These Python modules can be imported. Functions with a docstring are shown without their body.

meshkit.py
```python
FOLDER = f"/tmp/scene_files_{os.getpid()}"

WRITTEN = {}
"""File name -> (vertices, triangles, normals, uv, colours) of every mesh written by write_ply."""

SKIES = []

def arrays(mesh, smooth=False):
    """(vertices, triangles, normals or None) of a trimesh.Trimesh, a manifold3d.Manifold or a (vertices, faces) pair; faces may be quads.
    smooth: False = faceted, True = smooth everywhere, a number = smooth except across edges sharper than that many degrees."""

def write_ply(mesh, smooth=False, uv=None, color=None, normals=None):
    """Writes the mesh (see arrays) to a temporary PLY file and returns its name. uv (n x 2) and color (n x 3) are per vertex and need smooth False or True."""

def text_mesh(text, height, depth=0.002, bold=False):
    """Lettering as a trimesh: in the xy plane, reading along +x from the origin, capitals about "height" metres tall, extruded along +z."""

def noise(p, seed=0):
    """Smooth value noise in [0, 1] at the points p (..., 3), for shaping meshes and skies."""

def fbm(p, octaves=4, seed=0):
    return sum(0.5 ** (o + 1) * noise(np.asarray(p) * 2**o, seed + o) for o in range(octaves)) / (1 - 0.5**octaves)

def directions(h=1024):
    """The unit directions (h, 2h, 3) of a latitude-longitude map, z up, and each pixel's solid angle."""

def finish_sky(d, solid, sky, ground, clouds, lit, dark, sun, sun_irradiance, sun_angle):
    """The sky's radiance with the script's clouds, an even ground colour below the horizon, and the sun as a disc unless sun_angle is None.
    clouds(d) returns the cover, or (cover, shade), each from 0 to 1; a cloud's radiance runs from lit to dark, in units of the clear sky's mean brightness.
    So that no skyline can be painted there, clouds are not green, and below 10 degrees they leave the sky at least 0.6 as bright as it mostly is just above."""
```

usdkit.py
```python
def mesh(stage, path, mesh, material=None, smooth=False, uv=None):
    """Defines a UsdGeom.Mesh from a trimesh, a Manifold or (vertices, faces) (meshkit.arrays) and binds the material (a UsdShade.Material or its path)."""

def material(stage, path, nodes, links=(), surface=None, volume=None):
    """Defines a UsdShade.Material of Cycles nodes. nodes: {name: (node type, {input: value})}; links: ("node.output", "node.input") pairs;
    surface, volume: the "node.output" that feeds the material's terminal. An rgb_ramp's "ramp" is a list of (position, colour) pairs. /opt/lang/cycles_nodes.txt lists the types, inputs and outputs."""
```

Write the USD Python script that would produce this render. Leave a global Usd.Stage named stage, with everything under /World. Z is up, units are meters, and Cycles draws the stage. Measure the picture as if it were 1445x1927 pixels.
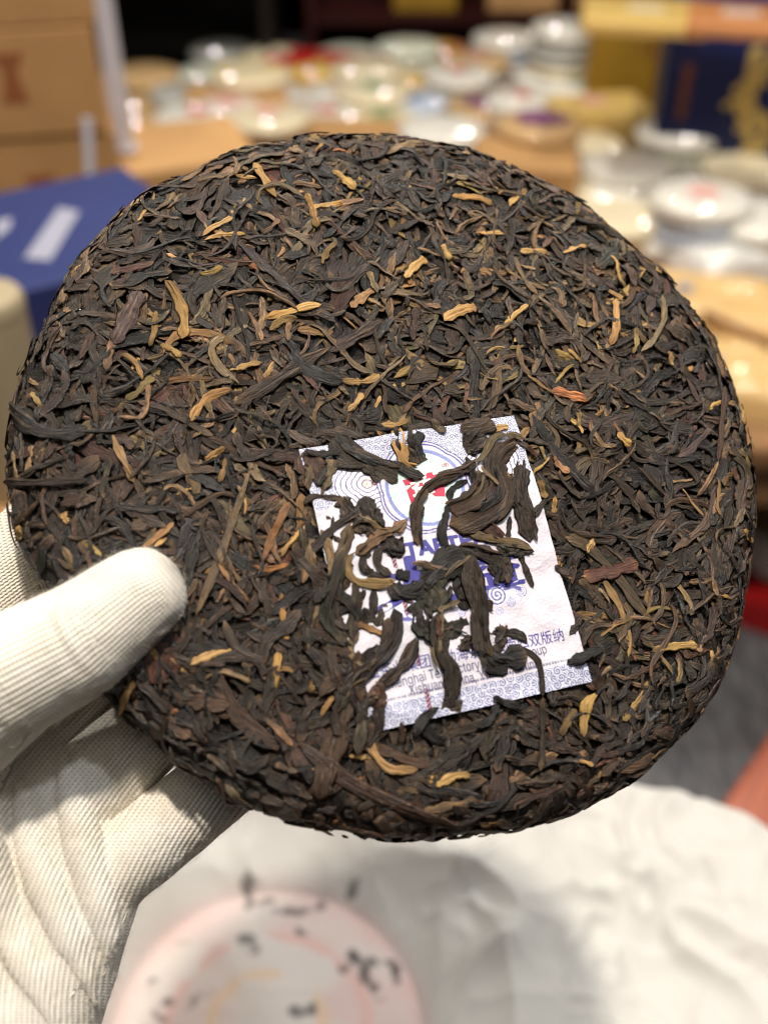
import math, json
import numpy as np, trimesh, manifold3d, shapely
from shapely.geometry import Polygon
from scipy.spatial import cKDTree
import usdkit, meshkit
from pxr import Usd, UsdGeom, UsdLux, UsdShade, Gf, Sdf, Vt

stage = Usd.Stage.CreateInMemory()
UsdGeom.SetStageUpAxis(stage, 'Z')
UsdGeom.SetStageMetersPerUnit(stage, 1.0)
UsdGeom.Xform.Define(stage, '/World')
UsdGeom.Scope.Define(stage, '/World/Looks')

# ------------------------------------------------------------------ camera
PITCH, CAM_Z, F = math.radians(38), 1.40, 2000.0        # F: focal length in pixels of a 1445 x 1927 picture
CX, CY = 722.5, 963.5
CAM = np.array([0, 0, CAM_Z])
AX = np.array([[1, 0, 0], [0, math.sin(PITCH), math.cos(PITCH)], [0, -math.cos(PITCH), math.sin(PITCH)]])  # rows: camera x, y, z in the world
cam = UsdGeom.Camera.Define(stage, '/World/camera')
m4 = np.eye(4); m4[:3, :3] = AX; m4[3, :3] = CAM
cam.AddTransformOp().Set(Gf.Matrix4d(m4.tolist()))
cam.CreateHorizontalApertureAttr(36.0)
cam.CreateVerticalApertureAttr(48.0)
cam.CreateFocalLengthAttr(F / 1445 * 36)
cam.CreateFStopAttr(F / 1445 * 36 / 5.0)                 # a lens opening of 5 mm
cam.CreateFocusDistanceAttr(0.262)
cam.CreateClippingRangeAttr(Gf.Vec2f(0.02, 100))
cam.CreateExposureAttr(0.0)

# ------------------------------------------------------------------ light: ceiling lamps of a shop
def lamp(name, loc, radius, watts, color, target=None):
    l = UsdLux.DiskLight.Define(stage, '/World/' + name)
    l.CreateRadiusAttr(radius); l.CreateIntensityAttr(watts); l.CreateColorAttr(Gf.Vec3f(*color)); l.CreateNormalizeAttr(True)
    z = np.array(loc, float) - np.array(target if target is not None else (loc[0], loc[1], 0), float); z /= np.linalg.norm(z)
    x = np.cross([0, 1, 0.001], z); x /= np.linalg.norm(x); y = np.cross(z, x)
    m = np.eye(4); m[0, :3], m[1, :3], m[2, :3], m[3, :3] = x, y, z, loc
    l.AddTransformOp().Set(Gf.Matrix4d(m.tolist()))
def panel(name, loc, w, h, watts, color, target):
    l = UsdLux.RectLight.Define(stage, '/World/' + name)
    l.CreateWidthAttr(w); l.CreateHeightAttr(h); l.CreateIntensityAttr(watts); l.CreateColorAttr(Gf.Vec3f(*color)); l.CreateNormalizeAttr(True)
    z = np.array(loc, float) - np.array(target, float); z /= np.linalg.norm(z)
    x = np.cross([0, 1, 0.001], z); x /= np.linalg.norm(x); y = np.cross(z, x)
    m = np.eye(4); m[0, :3], m[1, :3], m[2, :3], m[3, :3] = x, y, z, loc
    l.AddTransformOp().Set(Gf.Matrix4d(m.tolist()))
WARM, NEUT, COOL = (1.0, .90, .78), (1.0, .95, .88), (.84, .91, 1.0)
lamp('ceiling_lamp', (.05, .10, 3.0), .05, 14, WARM, (0, .2, 1.2))
lamp('ceiling_lamp_001', (-.9, .75, 3.0), .05, 3.5, NEUT, (-.2, .6, .8))
lamp('ceiling_lamp_002', (.85, .10, 3.0), .05, 3.0, COOL, (.1, .4, .9))
lamp('ceiling_lamp_003', (.9, 2.1, 3.0), .05, 8, NEUT, (.9, 2.0, .5))
lamp('ceiling_lamp_004', (-.3, 2.3, 3.0), .05, 8, NEUT, (-.2, 2.3, .5))
panel('ceiling_panel', (.1, -.1, 3.0), 2.6, 1.8, 4.6, NEUT, (0, .3, 1.0))
panel('ceiling_panel_001', (.3, 1.8, 3.0), 2.0, 1.4, 3.5, NEUT, (.3, 1.6, .5))

# ------------------------------------------------------------------ helpers
_names = {}
def numbered(path):
    n = _names.get(path, -1) + 1; _names[path] = n
    return path if n == 0 else f'{path}_{n:03d}'
def tag(p, label=None, category=None, group=None, kind=None):
    for k, v in (('label', label), ('category', category), ('group', group), ('kind', kind)):
        if v: p.SetCustomDataByKey(k, v)
    return p
def thing(name, label, category, loc=(0, 0, 0), rotz=0.0, group=None):
    x = UsdGeom.Xform.Define(stage, numbered('/World/' + name))
    x.AddTranslateOp().Set(Gf.Vec3d(*map(float, loc))); x.AddRotateZOp().Set(float(rotz))
    return tag(x.GetPrim(), label, category, group)
def obj(name, mesh, mat, parent=None, smooth=False, col=None, uv=None):
    base = str(parent.GetPath()) if parent is not None else '/World'
    m = usdkit.mesh(stage, numbered(base + '/' + name), mesh, mat, smooth=smooth, uv=uv)
    if col is not None:
        UsdGeom.PrimvarsAPI(m).CreatePrimvar('tint', Sdf.ValueTypeNames.Color3fArray, 'vertex').Set(Vt.Vec3fArray.FromNumpy(np.asarray(col, np.float32)))
    return m.GetPrim()
def lin(*c):                                             # sRGB 0-255 to linear
    c = np.array(c, float) / 255
    return tuple(np.where(c <= .04045, c / 12.92, ((c + .055) / 1.055) ** 2.4))
def look(name, color, rough=.6, scale=20., amount=.15, bump=0., bump_scale=200., spec=.4, coat=0., metal=0., coat_rough=.1):
    c = np.array(color)
    nodes = {'co': ('texture_coordinate', {}), 'n': ('noise_texture', {'scale': scale, 'detail': 4.}),
             'r': ('rgb_ramp', {'ramp': [(.25, tuple(c * (1 - amount))), (.75, tuple(np.minimum(c * (1 + amount), .95)))]}),
             'p': ('principled_bsdf', {'roughness': rough, 'specular_ior_level': spec, 'coat_weight': coat, 'coat_roughness': coat_rough, 'metallic': metal})}
    links = [('co.object', 'n.vector'), ('n.fac', 'r.fac'), ('r.color', 'p.base_color')]
    if bump:
        nodes['bn'] = ('noise_texture', {'scale': bump_scale, 'detail': 3.}); nodes['b'] = ('bump', {'strength': .6, 'distance': bump})
        links += [('co.object', 'bn.vector'), ('bn.fac', 'b.height'), ('b.normal', 'p.normal')]
        if coat: links.append(('b.normal', 'p.coat_normal'))
    return usdkit.material(stage, '/World/Looks/' + name, nodes, links, surface='p.BSDF')
def bevel_box(sx, sy, sz, r=.004, base=True):            # rounded box, base at z = 0
    q = np.array([(x, y, z) for x in (-1, 1) for y in (-1, 1) for z in (-1, 1)], float) * (np.array([sx, sy, sz]) / 2 - r)
    pts = np.concatenate([q + r * np.array(d) for d in np.array([(a, b, c) for a in (-1, 0, 1) for b in (-1, 0, 1) for c in (-1, 0, 1) if abs(a) + abs(b) + abs(c) > 0], float) / np.sqrt(np.array([abs(a) + abs(b) + abs(c) for a in (-1, 0, 1) for b in (-1, 0, 1) for c in (-1, 0, 1) if abs(a) + abs(b) + abs(c) > 0]))[:, None]])
    h = trimesh.convex.convex_hull(pts)
    if base: h.apply_translation([0, 0, sz / 2])
    return h
def ray(px, py):                                         # unit-depth ray of a picture point, world axes
    return np.array([(px - CX) / F, -(py - CY) / F, -1.0]) @ AX
def on_z(px, py, z):
    d = ray(px, py); return CAM + d * (z - CAM_Z) / d[2]
def at_depth(px, py, depth):
    return CAM + ray(px, py) * depth
GLYPHS = json.loads('''{"大":[[[4,-3,18,5,30,17,35,25,41,42,40,46,6,46,6,53,43,53,44,60,44,80,45,81,52,81,51,53,90,53,90,46,54,45,63,24,71,13,81,4,92,-1,87,-8,81,-6,74,-1,63,10,57,19,48,38,47,38,41,20,28,3,11,-8,9,-8]]],"益":[[[5,-6,4,1,17,1,17,31,80,31,80,1,92,1,91,-6],[72,1,73,25,61,25,61,1],[42,2,54,1,54,25,42,25],[23,2,35,1,35,25,23,25]],[[34,43,11,30,7,36,23,43,32,50,35,50,38,48]],[[6,55,6,61,30,61,30,65,22,76,22,78,25,80,28,80,30,78,37,67,38,64,35,63,36,61,61,61,59,65,64,71,67,79,72,80,75,79,75,76,65,61,90,61,90,55]],[[57,45,60,50,63,50,88,39,89,36,85,32,71,40]]],"茶":[[[4,33,5,35,16,38,35,49,46,62,52,61,54,55,70,44,82,38,93,35,89,29,85,29,62,41,50,52,48,52,36,41,20,32,8,28]],[[6,71,26,71,27,81,34,80,35,71,61,71,62,81,69,81,69,71,90,71,90,64,69,64,69,55,62,55,61,64,35,64,34,55,26,55,26,64,6,64]],[[61,14,65,18,69,17,87,-1,81,-5,66,11]],[[17,22,17,29,44,29,44,42,52,42,52,29,79,29,79,22,52,22,52,-4,49,-8,46,-9,35,-9,33,-4,33,-2,44,-2,44,22]],[[8,-1,24,13,26,18,33,16,33,14,28,7,15,-5,13,-5]]],"业":[[[6,-3,6,4,33,5,33,79,40,79,40,5,56,4,56,79,63,79,63,5,91,4,91,-3]],[[66,24,79,49,81,57,83,58,88,56,87,50,73,22]],[[17,36,8,57,15,58,26,33,28,27,27,24,24,23,20,24]]],"集":[[[7,-7,3,-1,22,5,36,14,35,15,5,15,5,21,44,22,43,28,25,28,24,25,17,25,17,56,15,56,9,49,7,49,3,53,19,69,25,81,33,79,28,72,29,70,48,70,48,73,45,79,51,81,58,70,85,70,85,64,54,64,55,58,81,58,81,53,54,53,54,46,81,46,81,41,55,41,54,35,88,34,88,28,52,28,51,22,91,21,91,15,60,14,63,11,77,4,92,0,91,-4,88,-7,66,2,52,12,51,11,51,-9,44,-8,43,11,27,0,11,-7],[24,35,46,34,47,40,25,41],[24,47,46,46,47,52,25,53],[24,59,46,58,47,63,25,64]]],"团":[[[8,77,88,77,88,-9,81,-9,79,-5,16,-5,15,-9,8,-9],[15,3,80,2,80,70,15,70]],[[21,19,22,22,29,25,38,34,40,34,50,46,49,47,22,47,22,53,53,53,53,66,60,66,60,53,75,53,75,47,60,47,60,12,58,9,44,7,42,12,42,14,53,14,52,37,40,25,29,17,24,16]]],"·":[[[38,33,38,40,44,46,52,46,58,40,58,33,56,29,51,26,45,26,41,28]]],"勐":[[[4,-5,3,2,8,3,8,29,48,29,48,7,52,6,52,2,54,2,61,21,64,40,64,49,53,50,53,57,65,57,65,80,71,80,71,57,89,57,88,9,85,-5,81,-8,67,-8,65,-2,65,-1,75,-2,80,3,81,22,82,23,81,50,71,50,70,34,66,13,59,-3,55,-8,49,-5,49,-1],[36,6,42,6,41,23,36,22],[26,23,25,5,30,4,31,22],[20,22,14,22,15,3,20,4]],[[6,50,6,56,26,56,26,63,30,64,35,69,34,70,10,70,10,76,46,76,49,74,41,65,33,61,33,57,51,56,51,50,33,50,33,39,30,33,16,32,13,37,13,38,25,38,26,48,25,50]]],"海":[[[27,52,35,62,42,80,49,79,49,76,47,73,48,70,90,70,90,63,44,63,41,61,39,55,86,54,85,35,92,34,92,27,84,27,83,13,90,12,90,6,83,6,80,-4,74,-8,61,-8,59,-2,72,-2,75,2,74,6,33,6,36,26,27,27,27,33,37,34,39,45,39,53,37,54,33,47,28,49],[59,47,68,38,67,34,78,34,79,48,60,48],[57,26,66,17,65,12,77,12,78,27,58,27],[45,38,44,37,45,34,63,35,54,44,54,46,56,47,55,48,46,48,45,46],[41,13,60,12,61,14,52,23,53,27,44,27]],[[9,74,13,79,15,79,23,75,30,69,25,64,18,70]],[[7,-4,16,16,19,27,22,28,26,24,16,-2,13,-7]],[[4,46,7,51,10,51,22,44,24,41,19,36,8,45]]],"厂":[[[4,-4,9,6,13,23,14,74,90,74,90,67,22,67,21,65,21,25,18,8,11,-8,9,-8]]],"云":[[[5,38,5,45,91,45,91,38,45,38,36,21,25,6,35,5,36,6,71,8,71,10,60,25,62,28,67,29,83,6,88,-3,88,-6,81,-8,78,-1,75,1,32,-2,13,-5,11,3,21,13,30,27,34,37]],[[16,73,81,73,81,66,16,66]]],"南":[[[6,71,43,71,44,81,52,81,53,71,90,71,90,64,52,63,53,54,85,54,85,-4,84,-6,80,-8,64,-8,62,-3,62,-2,76,-2,78,0,78,47,19,47,18,-8,11,-8,11,54,43,54,44,63,6,64]],[[24,10,24,16,44,17,44,26,26,26,26,32,36,33,31,44,37,45,42,36,42,32,53,32,57,38,59,45,66,44,60,33,71,32,71,26,51,26,51,17,73,16,73,10,51,10,51,-7,44,-6,44,10]]],"西":[[[6,67,6,74,90,74,90,67,62,66,62,53,86,53,86,-8,79,-8,78,-2,19,-2,18,-8,11,-8,11,53,34,53,34,66],[19,21,18,20,19,5,79,6,79,21,60,21,56,23,54,46,41,46,40,44,39,35,34,26,24,18,21,18],[63,46,62,28,79,28,79,46],[54,53,55,67,41,67,41,53],[18,25,21,24,30,32,33,39,34,46,18,46]]],"双":[[[39,-3,40,-1,53,7,62,19,54,42,50,65,47,66,47,73,86,73,88,72,87,61,83,44,78,30,72,18,79,7,87,0,91,-1,92,-3,88,-8,85,-8,75,0,67,11,54,-2,45,-8,43,-8],[57,61,61,43,66,28,67,28,74,41,80,65,58,66]],[[4,-4,4,-2,15,8,25,26,22,33,7,52,13,56,25,39,28,37,30,39,35,60,34,66,6,66,6,73,41,73,43,72,42,59,34,27,40,19,45,9,41,5,38,5,33,16,30,19,22,5,10,-8,8,-8]]],"版":[[[38,-5,43,6,46,22,46,74,68,76,87,80,91,73,53,68,53,53,88,52,89,51,87,36,83,24,76,11,86,0,92,-2,92,-4,87,-9,76,-1,71,5,67,0,65,0,58,-7,56,-8,52,-7,50,-2,54,-1,62,5,67,12,60,26,56,44,54,45,53,22,49,1,44,-9],[63,45,62,40,66,27,70,19,73,19,80,37,81,44]],[[3,-5,8,10,10,24,10,79,17,78,17,54,26,54,27,81,34,81,34,55,42,54,42,48,17,48,17,34,36,33,36,-8,30,-8,29,26,16,26,15,10,11,-4,9,-8]]],"纳":[[[40,-8,40,59,61,59,61,80,68,80,68,59,88,59,88,-4,87,-6,82,-8,69,-8,68,-1,80,-1,82,0,82,15,81,16,77,13,75,13,70,25,64,33,60,23,55,15,52,12,50,12,48,14,46,14,46,-8],[66,45,80,19,82,19,82,52,67,52],[46,19,48,18,51,22,56,32,60,47,60,52,46,52]],[[4,4,32,11,37,10,37,5,10,-2,5,-2]],[[4,22,13,30,21,42,21,43,19,43,6,40,4,47,10,53,19,71,21,79,24,80,28,78,28,76,14,48,26,49,31,59,36,58,37,55,17,27,36,29,36,24,12,19,8,17,6,17]]],"®":[[[3,49,4,65,10,73,16,76,26,77,34,74,39,69,42,63,43,52,41,45,34,37,30,35,19,34,11,37,6,42],[7,51,9,45,14,40,20,38,27,38,33,41,37,46,39,55,38,62,36,66,29,72,25,73,16,72,10,67,7,61]],[[15,67,28,66,31,63,31,56,28,54,28,52,32,45,27,45,23,52,19,52,19,45,15,45],[19,57,21,55,26,56,27,61,24,63,19,63]]],"B大":[[[0,-4,3,2,14,7,24,16,36,39,35,42,4,42,2,44,2,55,4,57,39,57,40,82,42,84,52,85,56,82,55,57,92,57,94,55,93,42,60,41,72,18,81,9,96,0,95,-5,89,-12,84,-12,70,-3,56,13,49,26,38,8,20,-8,7,-12]]],"B益":[[[1,-6,1,2,3,4,14,5,14,26,6,31,4,38,28,51,5,52,3,54,3,63,26,64,18,77,20,81,25,83,30,83,42,64,55,64,68,84,77,81,79,77,71,64,92,64,93,54,91,52,69,51,93,39,89,30,83,28,83,5,93,4,95,2,95,-7,92,-9,4,-9],[41,45,28,34,72,35,54,43,56,52,39,52],[65,22,64,5,69,4,70,21],[46,22,45,5,50,4,51,21],[26,5,32,5,31,22,26,21]]]}''')

# ------------------------------------------------------------------ setting
FLOOR_Z, NEAR_Z, SHOW_Z = 0.0, 0.85, 0.50
M_carpet = usdkit.material(stage, '/World/Looks/grey_carpet', {
    'co': ('texture_coordinate', {}), 'mp': ('mapping', {'scale': (1, .22, 1), 'rotation': (0, 0, .5)}), 'n': ('noise_texture', {'scale': 60., 'detail': 3.}),
    'r': ('rgb_ramp', {'ramp': [(.3, lin(88, 88, 92)), (.7, lin(142, 141, 143))]}), 'n2': ('noise_texture', {'scale': 900., 'detail': 2.}), 'b': ('bump', {'strength': .8, 'distance': .004}),
    'p': ('principled_bsdf', {'roughness': .95, 'specular_ior_level': .1})},
    [('co.object', 'mp.vector'), ('mp.vector', 'n.vector'), ('n.fac', 'r.fac'), ('r.color', 'p.base_color'), ('co.object', 'n2.vector'), ('n2.fac', 'b.height'), ('b.normal', 'p.normal')], surface='p.BSDF')
tag(obj('floor', trimesh.creation.box([7, 7, .02], transform=trimesh.transformations.translation_matrix([0, 2.2, FLOOR_Z - .01])), M_carpet), 'grey striped carpet floor between the tables', None, None, 'structure')

M_kraft = look('kraft_card', lin(174, 132, 84), .75, 9, .14, .0006, 300)
M_kraft2 = look('amber_card', lin(184, 142, 92), .7, 7, .15, .0006, 300)
M_wood = usdkit.material(stage, '/World/Looks/warm_wood', {
    'co': ('texture_coordinate', {}), 'mp': ('mapping', {'scale': (1, 9, 9)}), 'n': ('noise_texture', {'scale': 7., 'detail': 5., 'distortion': .6}),
    'r': ('rgb_ramp', {'ramp': [(.3, lin(112, 78, 50)), (.7, lin(158, 118, 80))]}), 'p': ('principled_bsdf', {'roughness': .4})},
    [('co.object', 'mp.vector'), ('mp.vector', 'n.vector'), ('n.fac', 'r.fac'), ('r.color', 'p.base_color')], surface='p.BSDF')
M_redwood = usdkit.material(stage, '/World/Looks/red_wood', {
    'co': ('texture_coordinate', {}), 'mp': ('mapping', {'scale': (1, 9, 9)}), 'n': ('noise_texture', {'scale': 6., 'detail': 5., 'distortion': .6}),
    'r': ('rgb_ramp', {'ramp': [(.3, lin(140, 66, 40)), (.7, lin(176, 92, 58))]}), 'p': ('principled_bsdf', {'roughness': .35})},
    [('co.object', 'mp.vector'), ('mp.vector', 'n.vector'), ('n.fac', 'r.fac'), ('r.color', 'p.base_color')], surface='p.BSDF')
M_dark = look('dark_cabinet_wood', lin(15, 10, 7), .5, 6, .3)
M_darkred = look('dark_red_lacquer', lin(48, 11, 8), .45, 6, .2)
M_white_metal = look('white_metal', lin(205, 205, 215), .4, 30, .06)
M_blue = look('blue_card', lin(36, 48, 100), .5, 14, .08, .0003, 400)
M_bluedark = look('navy_card', lin(16, 30, 84), .5, 14, .12)
M_print_white = look('pale_print', lin(150, 150, 166), .6, 60, .06)
M_print_red = look('red_print', lin(142, 84, 50), .6, 60, .1)
M_cream = look('cream_card', lin(160, 146, 118), .7, 12, .06)
M_gold = look('gold_card', lin(148, 114, 34), .45, 14, .14, .0004, 200)
M_gold_ink = look('gold_ink', lin(206, 178, 104), .4, 60, .2)
M_amber_paper = look('amber_paper', lin(222, 184, 122), .6, 12, .1, .003, 30, coat=.5)
M_plastic = look('clear_wrap_white', lin(232, 230, 224), .35, 10, .06, .006, 24, coat=1., coat_rough=.04)
M_red = look('red_card', lin(170, 22, 24), .5, 14, .1)
M_strap = look('brown_cord', lin(120, 70, 44), .6, 40, .2)

# display table behind, with its board top and apron
for nm, lab, x0, x1, y0, y1, apron in (('display_table', 'long low wooden display table covered with wrapped tea cakes', -1.5, 2.0, 1.30, 3.05, True), ('rear_table', 'rear wooden table behind, carrying the farthest wrapped tea cakes', -.30, 2.0, 3.055, 3.50, False)):
    t = thing(nm, lab, 'table', ((x0 + x1) / 2, (y0 + y1) / 2, 0))
    obj('tabletop', trimesh.creation.box([x1 - x0, y1 - y0, .03], transform=trimesh.transformations.translation_matrix([0, 0, SHOW_Z - .015])), M_wood, t)
    if apron: obj('apron', trimesh.creation.box([x1 - x0 - .1, .02, .09], transform=trimesh.transformations.translation_matrix([0, -(y1 - y0) / 2 + .04, SHOW_Z - .078])), M_wood, t)
    for sx in (-1, 1):
        for sy in (-1, 1):
            obj('leg', bevel_box(.06, .06, SHOW_Z - .032).apply_translation([sx * ((x1 - x0) / 2 - .06), sy * ((y1 - y0) / 2 - .09), 0]), M_wood, t)
# near table under the wrapping paper
t = thing('packing_table', 'small wooden table hidden under the spread white wrapping paper', 'table', (-.12, .19, 0))
obj('tabletop', trimesh.creation.box([.62, .35, .025], transform=trimesh.transformations.translation_matrix([0, 0, NEAR_Z - .0165])), M_wood, t)
for sx in (-1, 1):
    for sy in (-1, 1):
        obj('leg', bevel_box(.045, .045, NEAR_Z - .03).apply_translation([sx * .26, sy * .13, 0]), M_wood, t)
# red-brown bench at the lower right
SZ = .45
a, b = on_z(1300, 1600, SZ), on_z(1450, 1378, SZ)
dr = (b - a)[:2]; yaw = math.degrees(math.atan2(dr[1], dr[0]))
nb = np.array([dr[1], -dr[0]]) / np.linalg.norm(dr)
c = (a + b)[:2] / 2 + nb * .15
t = thing('wooden_bench', 'red brown wooden bench at right standing on the grey carpet', 'bench', (c[0], c[1], 0), yaw)
obj('seat', bevel_box(1.3, .30, .035, .006).apply_translation([0, 0, SZ - .035]), M_redwood, t)
for sx in (-1, 1):
    for sy in (-1, 1):
        obj('leg', bevel_box(.05, .05, SZ - .036).apply_translation([sx * .55, sy * .11, 0]), M_redwood, t)
    obj('rail', trimesh.creation.box([.03, .17, .04], transform=trimesh.transformations.translation_matrix([sx * .55, 0, .2])), M_redwood, t)

# dark cabinet at the back: carcass, shelves, doors
t = thing('dark_cabinet', 'tall dark wooden cabinet at the back behind the tea cakes', 'cabinet', (-1.33, 3.45, 0))
obj('back_panel', trimesh.creation.box([2.0, .02, 1.6], transform=trimesh.transformations.translation_matrix([0, .18, .8])), M_dark, t)
for k, z in enumerate((.12, .45, .78, 1.1, 1.45)):
    obj('shelf', trimesh.creation.box([1.96, .36, .025], transform=trimesh.transformations.translation_matrix([0, -.01, z])), M_dark, t)
for sx in (-1, 0, 1):
    obj('side_panel', trimesh.creation.box([.025, .40, 1.6], transform=trimesh.transformations.translation_matrix([sx * .99, 0, .8])), M_dark, t)
t = thing('red_cabinet', 'dark red lacquered shelf at the back holding boxes', 'cabinet', (.72, 3.80, 0))
obj('back_panel', trimesh.creation.box([1.9, .02, 1.5], transform=trimesh.transformations.translation_matrix([0, .19, .75])), M_darkred, t)
for z in (.1, .56, .95, 1.4):
    obj('shelf', trimesh.creation.box([1.86, .38, .03], transform=trimesh.transformations.translation_matrix([0, -.01, z])), M_darkred, t)
for sx in (-1, 1):
    obj('side_panel', trimesh.creation.box([.03, .42, 1.5], transform=trimesh.transformations.translation_matrix([sx * .95, 0, .75])), M_darkred, t)

# ------------------------------------------------------------------ boxes
def carton(name, label, size, loc, yaw, mat, category='box', group=None, seam=True, lid=False):
    t = thing(name, label, category, loc, yaw, group)
    sx, sy, sz = size
    if lid:
        obj('body', bevel_box(sx - .006, sy - .006, sz * .55, .003), mat[1], t, 30)
        obj('lid', bevel_box(sx, sy, sz * .45, .004).apply_translation([0, 0, sz * .55 + .0005]), mat[0], t, 30)
    else:
        obj('body', bevel_box(sx, sy, sz, .004), mat, t, 30)
        if seam:
            obj('tape', trimesh.creation.box([sx * .98, .045, .0012], transform=trimesh.transformations.translation_matrix([0, 0, sz + .0006])), mat, t)
    return t
# kraft boxes stacked at the left, each printed with a red mark
zt, yawL = .50, 14
ctr = at_depth(-10, 150, 1.60)
specs = [('lowest kraft carton at left, mostly behind the blue box', .20), ('kraft carton with red mark in the middle of the left stack', .20), ('upper kraft carton with red mark, left stack beside the white post', .142), ('topmost kraft carton of the left stack, cut by the picture top', .16)]
for i, (lab, hh) in enumerate(specs):
    ox = (.0, .004, -.004, .003)[i]
    t = carton('kraft_carton', lab, (.34, .30, hh - .002), (ctr[0] + ox - .0, 1.62 + ox, zt), yawL, M_kraft, group='kraft cartons stacked at the left')
    # printed mark and paper tape over the front edge
    mk = shapely.union_all([Polygon([(-.018, -.03), (.018, -.03), (.008, .01), (.022, .035), (-.022, .035), (-.008, .01)])])
    mm = trimesh.creation.extrude_polygon(mk, .0008, engine='earcut')
    mm.apply_transform(trimesh.transformations.rotation_matrix(math.pi / 2, [1, 0, 0])); mm.apply_translation([.055, -.1504, hh * .55])
    obj('red_mark', mm, M_print_red, t)
    zt += hh
# white upright post of a shelf
pb = on_z(225, 288, .84)
t = thing('white_post', 'white metal shelf post standing right of the kraft carton stack', 'post', (pb[0] + .004, pb[1] + .02, .84), 8)
obj('upright', bevel_box(.027, .027, .9, .002), M_white_metal, t)
obj('foot_plate', trimesh.creation.box([.036, .036, .004], transform=trimesh.transformations.translation_matrix([0, 0, .002])), M_white_metal, t)
t = carton('kraft_carton', 'low orange brown carton under the white post at left', (.22, .22, .335), (pb[0] + .075, pb[1] + .06, .50), 20, M_kraft2, group='kraft cartons stacked at the left')
# blue gift box with pale print, a navy lower half
BZ = .985
p0, p1 = on_z(20, 573, BZ), on_z(250, 513, BZ)
d = (p1 - p0)[:2]; yawB = math.degrees(math.atan2(d[1], d[0])); d /= np.linalg.norm(d); nrm = np.array([-d[1], d[0]])
bc = p0[:2] + d * .075 + nrm * .125
t = carton('blue_gift_box', 'blue gift box with pale printed panel on lid at far left', (.30, .235, .19), (bc[0] - .02, bc[1], BZ - .19), yawB, (M_blue, M_bluedark), lid=True)
def flat_quad(px, z, thick=.0006):
    q = [on_z(x, y, z)[:2] for x, y in px]
    return q
def onto(t_loc, yaw, pts):
    c, s = math.cos(math.radians(-yaw)), math.sin(math.radians(-yaw))
    p = np.array(pts) - np.array(t_loc[:2]); return np.stack([p[:, 0] * c - p[:, 1] * s, p[:, 0] * s + p[:, 1] * c], 1)
for nm, px in (('title_print', [(112, 392), (150, 400), (95, 492), (46, 488)]), ('side_print', [(-6, 418), (24, 412), (18, 432), (-8, 452)])):
    q = onto((bc[0] - .02, bc[1]), yawB, flat_quad(px, BZ))
    if Polygon(q).area:
        mm = trimesh.creation.extrude_polygon(Polygon(q), .0008, engine='earcut'); mm.apply_translation([0, 0, .1908])
        obj(nm, mm, M_print_white, t)
t = carton('kraft_carton', 'plain carton under the blue gift box at left', (.30, .24, BZ - .19 - .5), (bc[0] - .02, bc[1], .50), yawB, M_kraft, group='kraft cartons stacked at the left')
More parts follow.
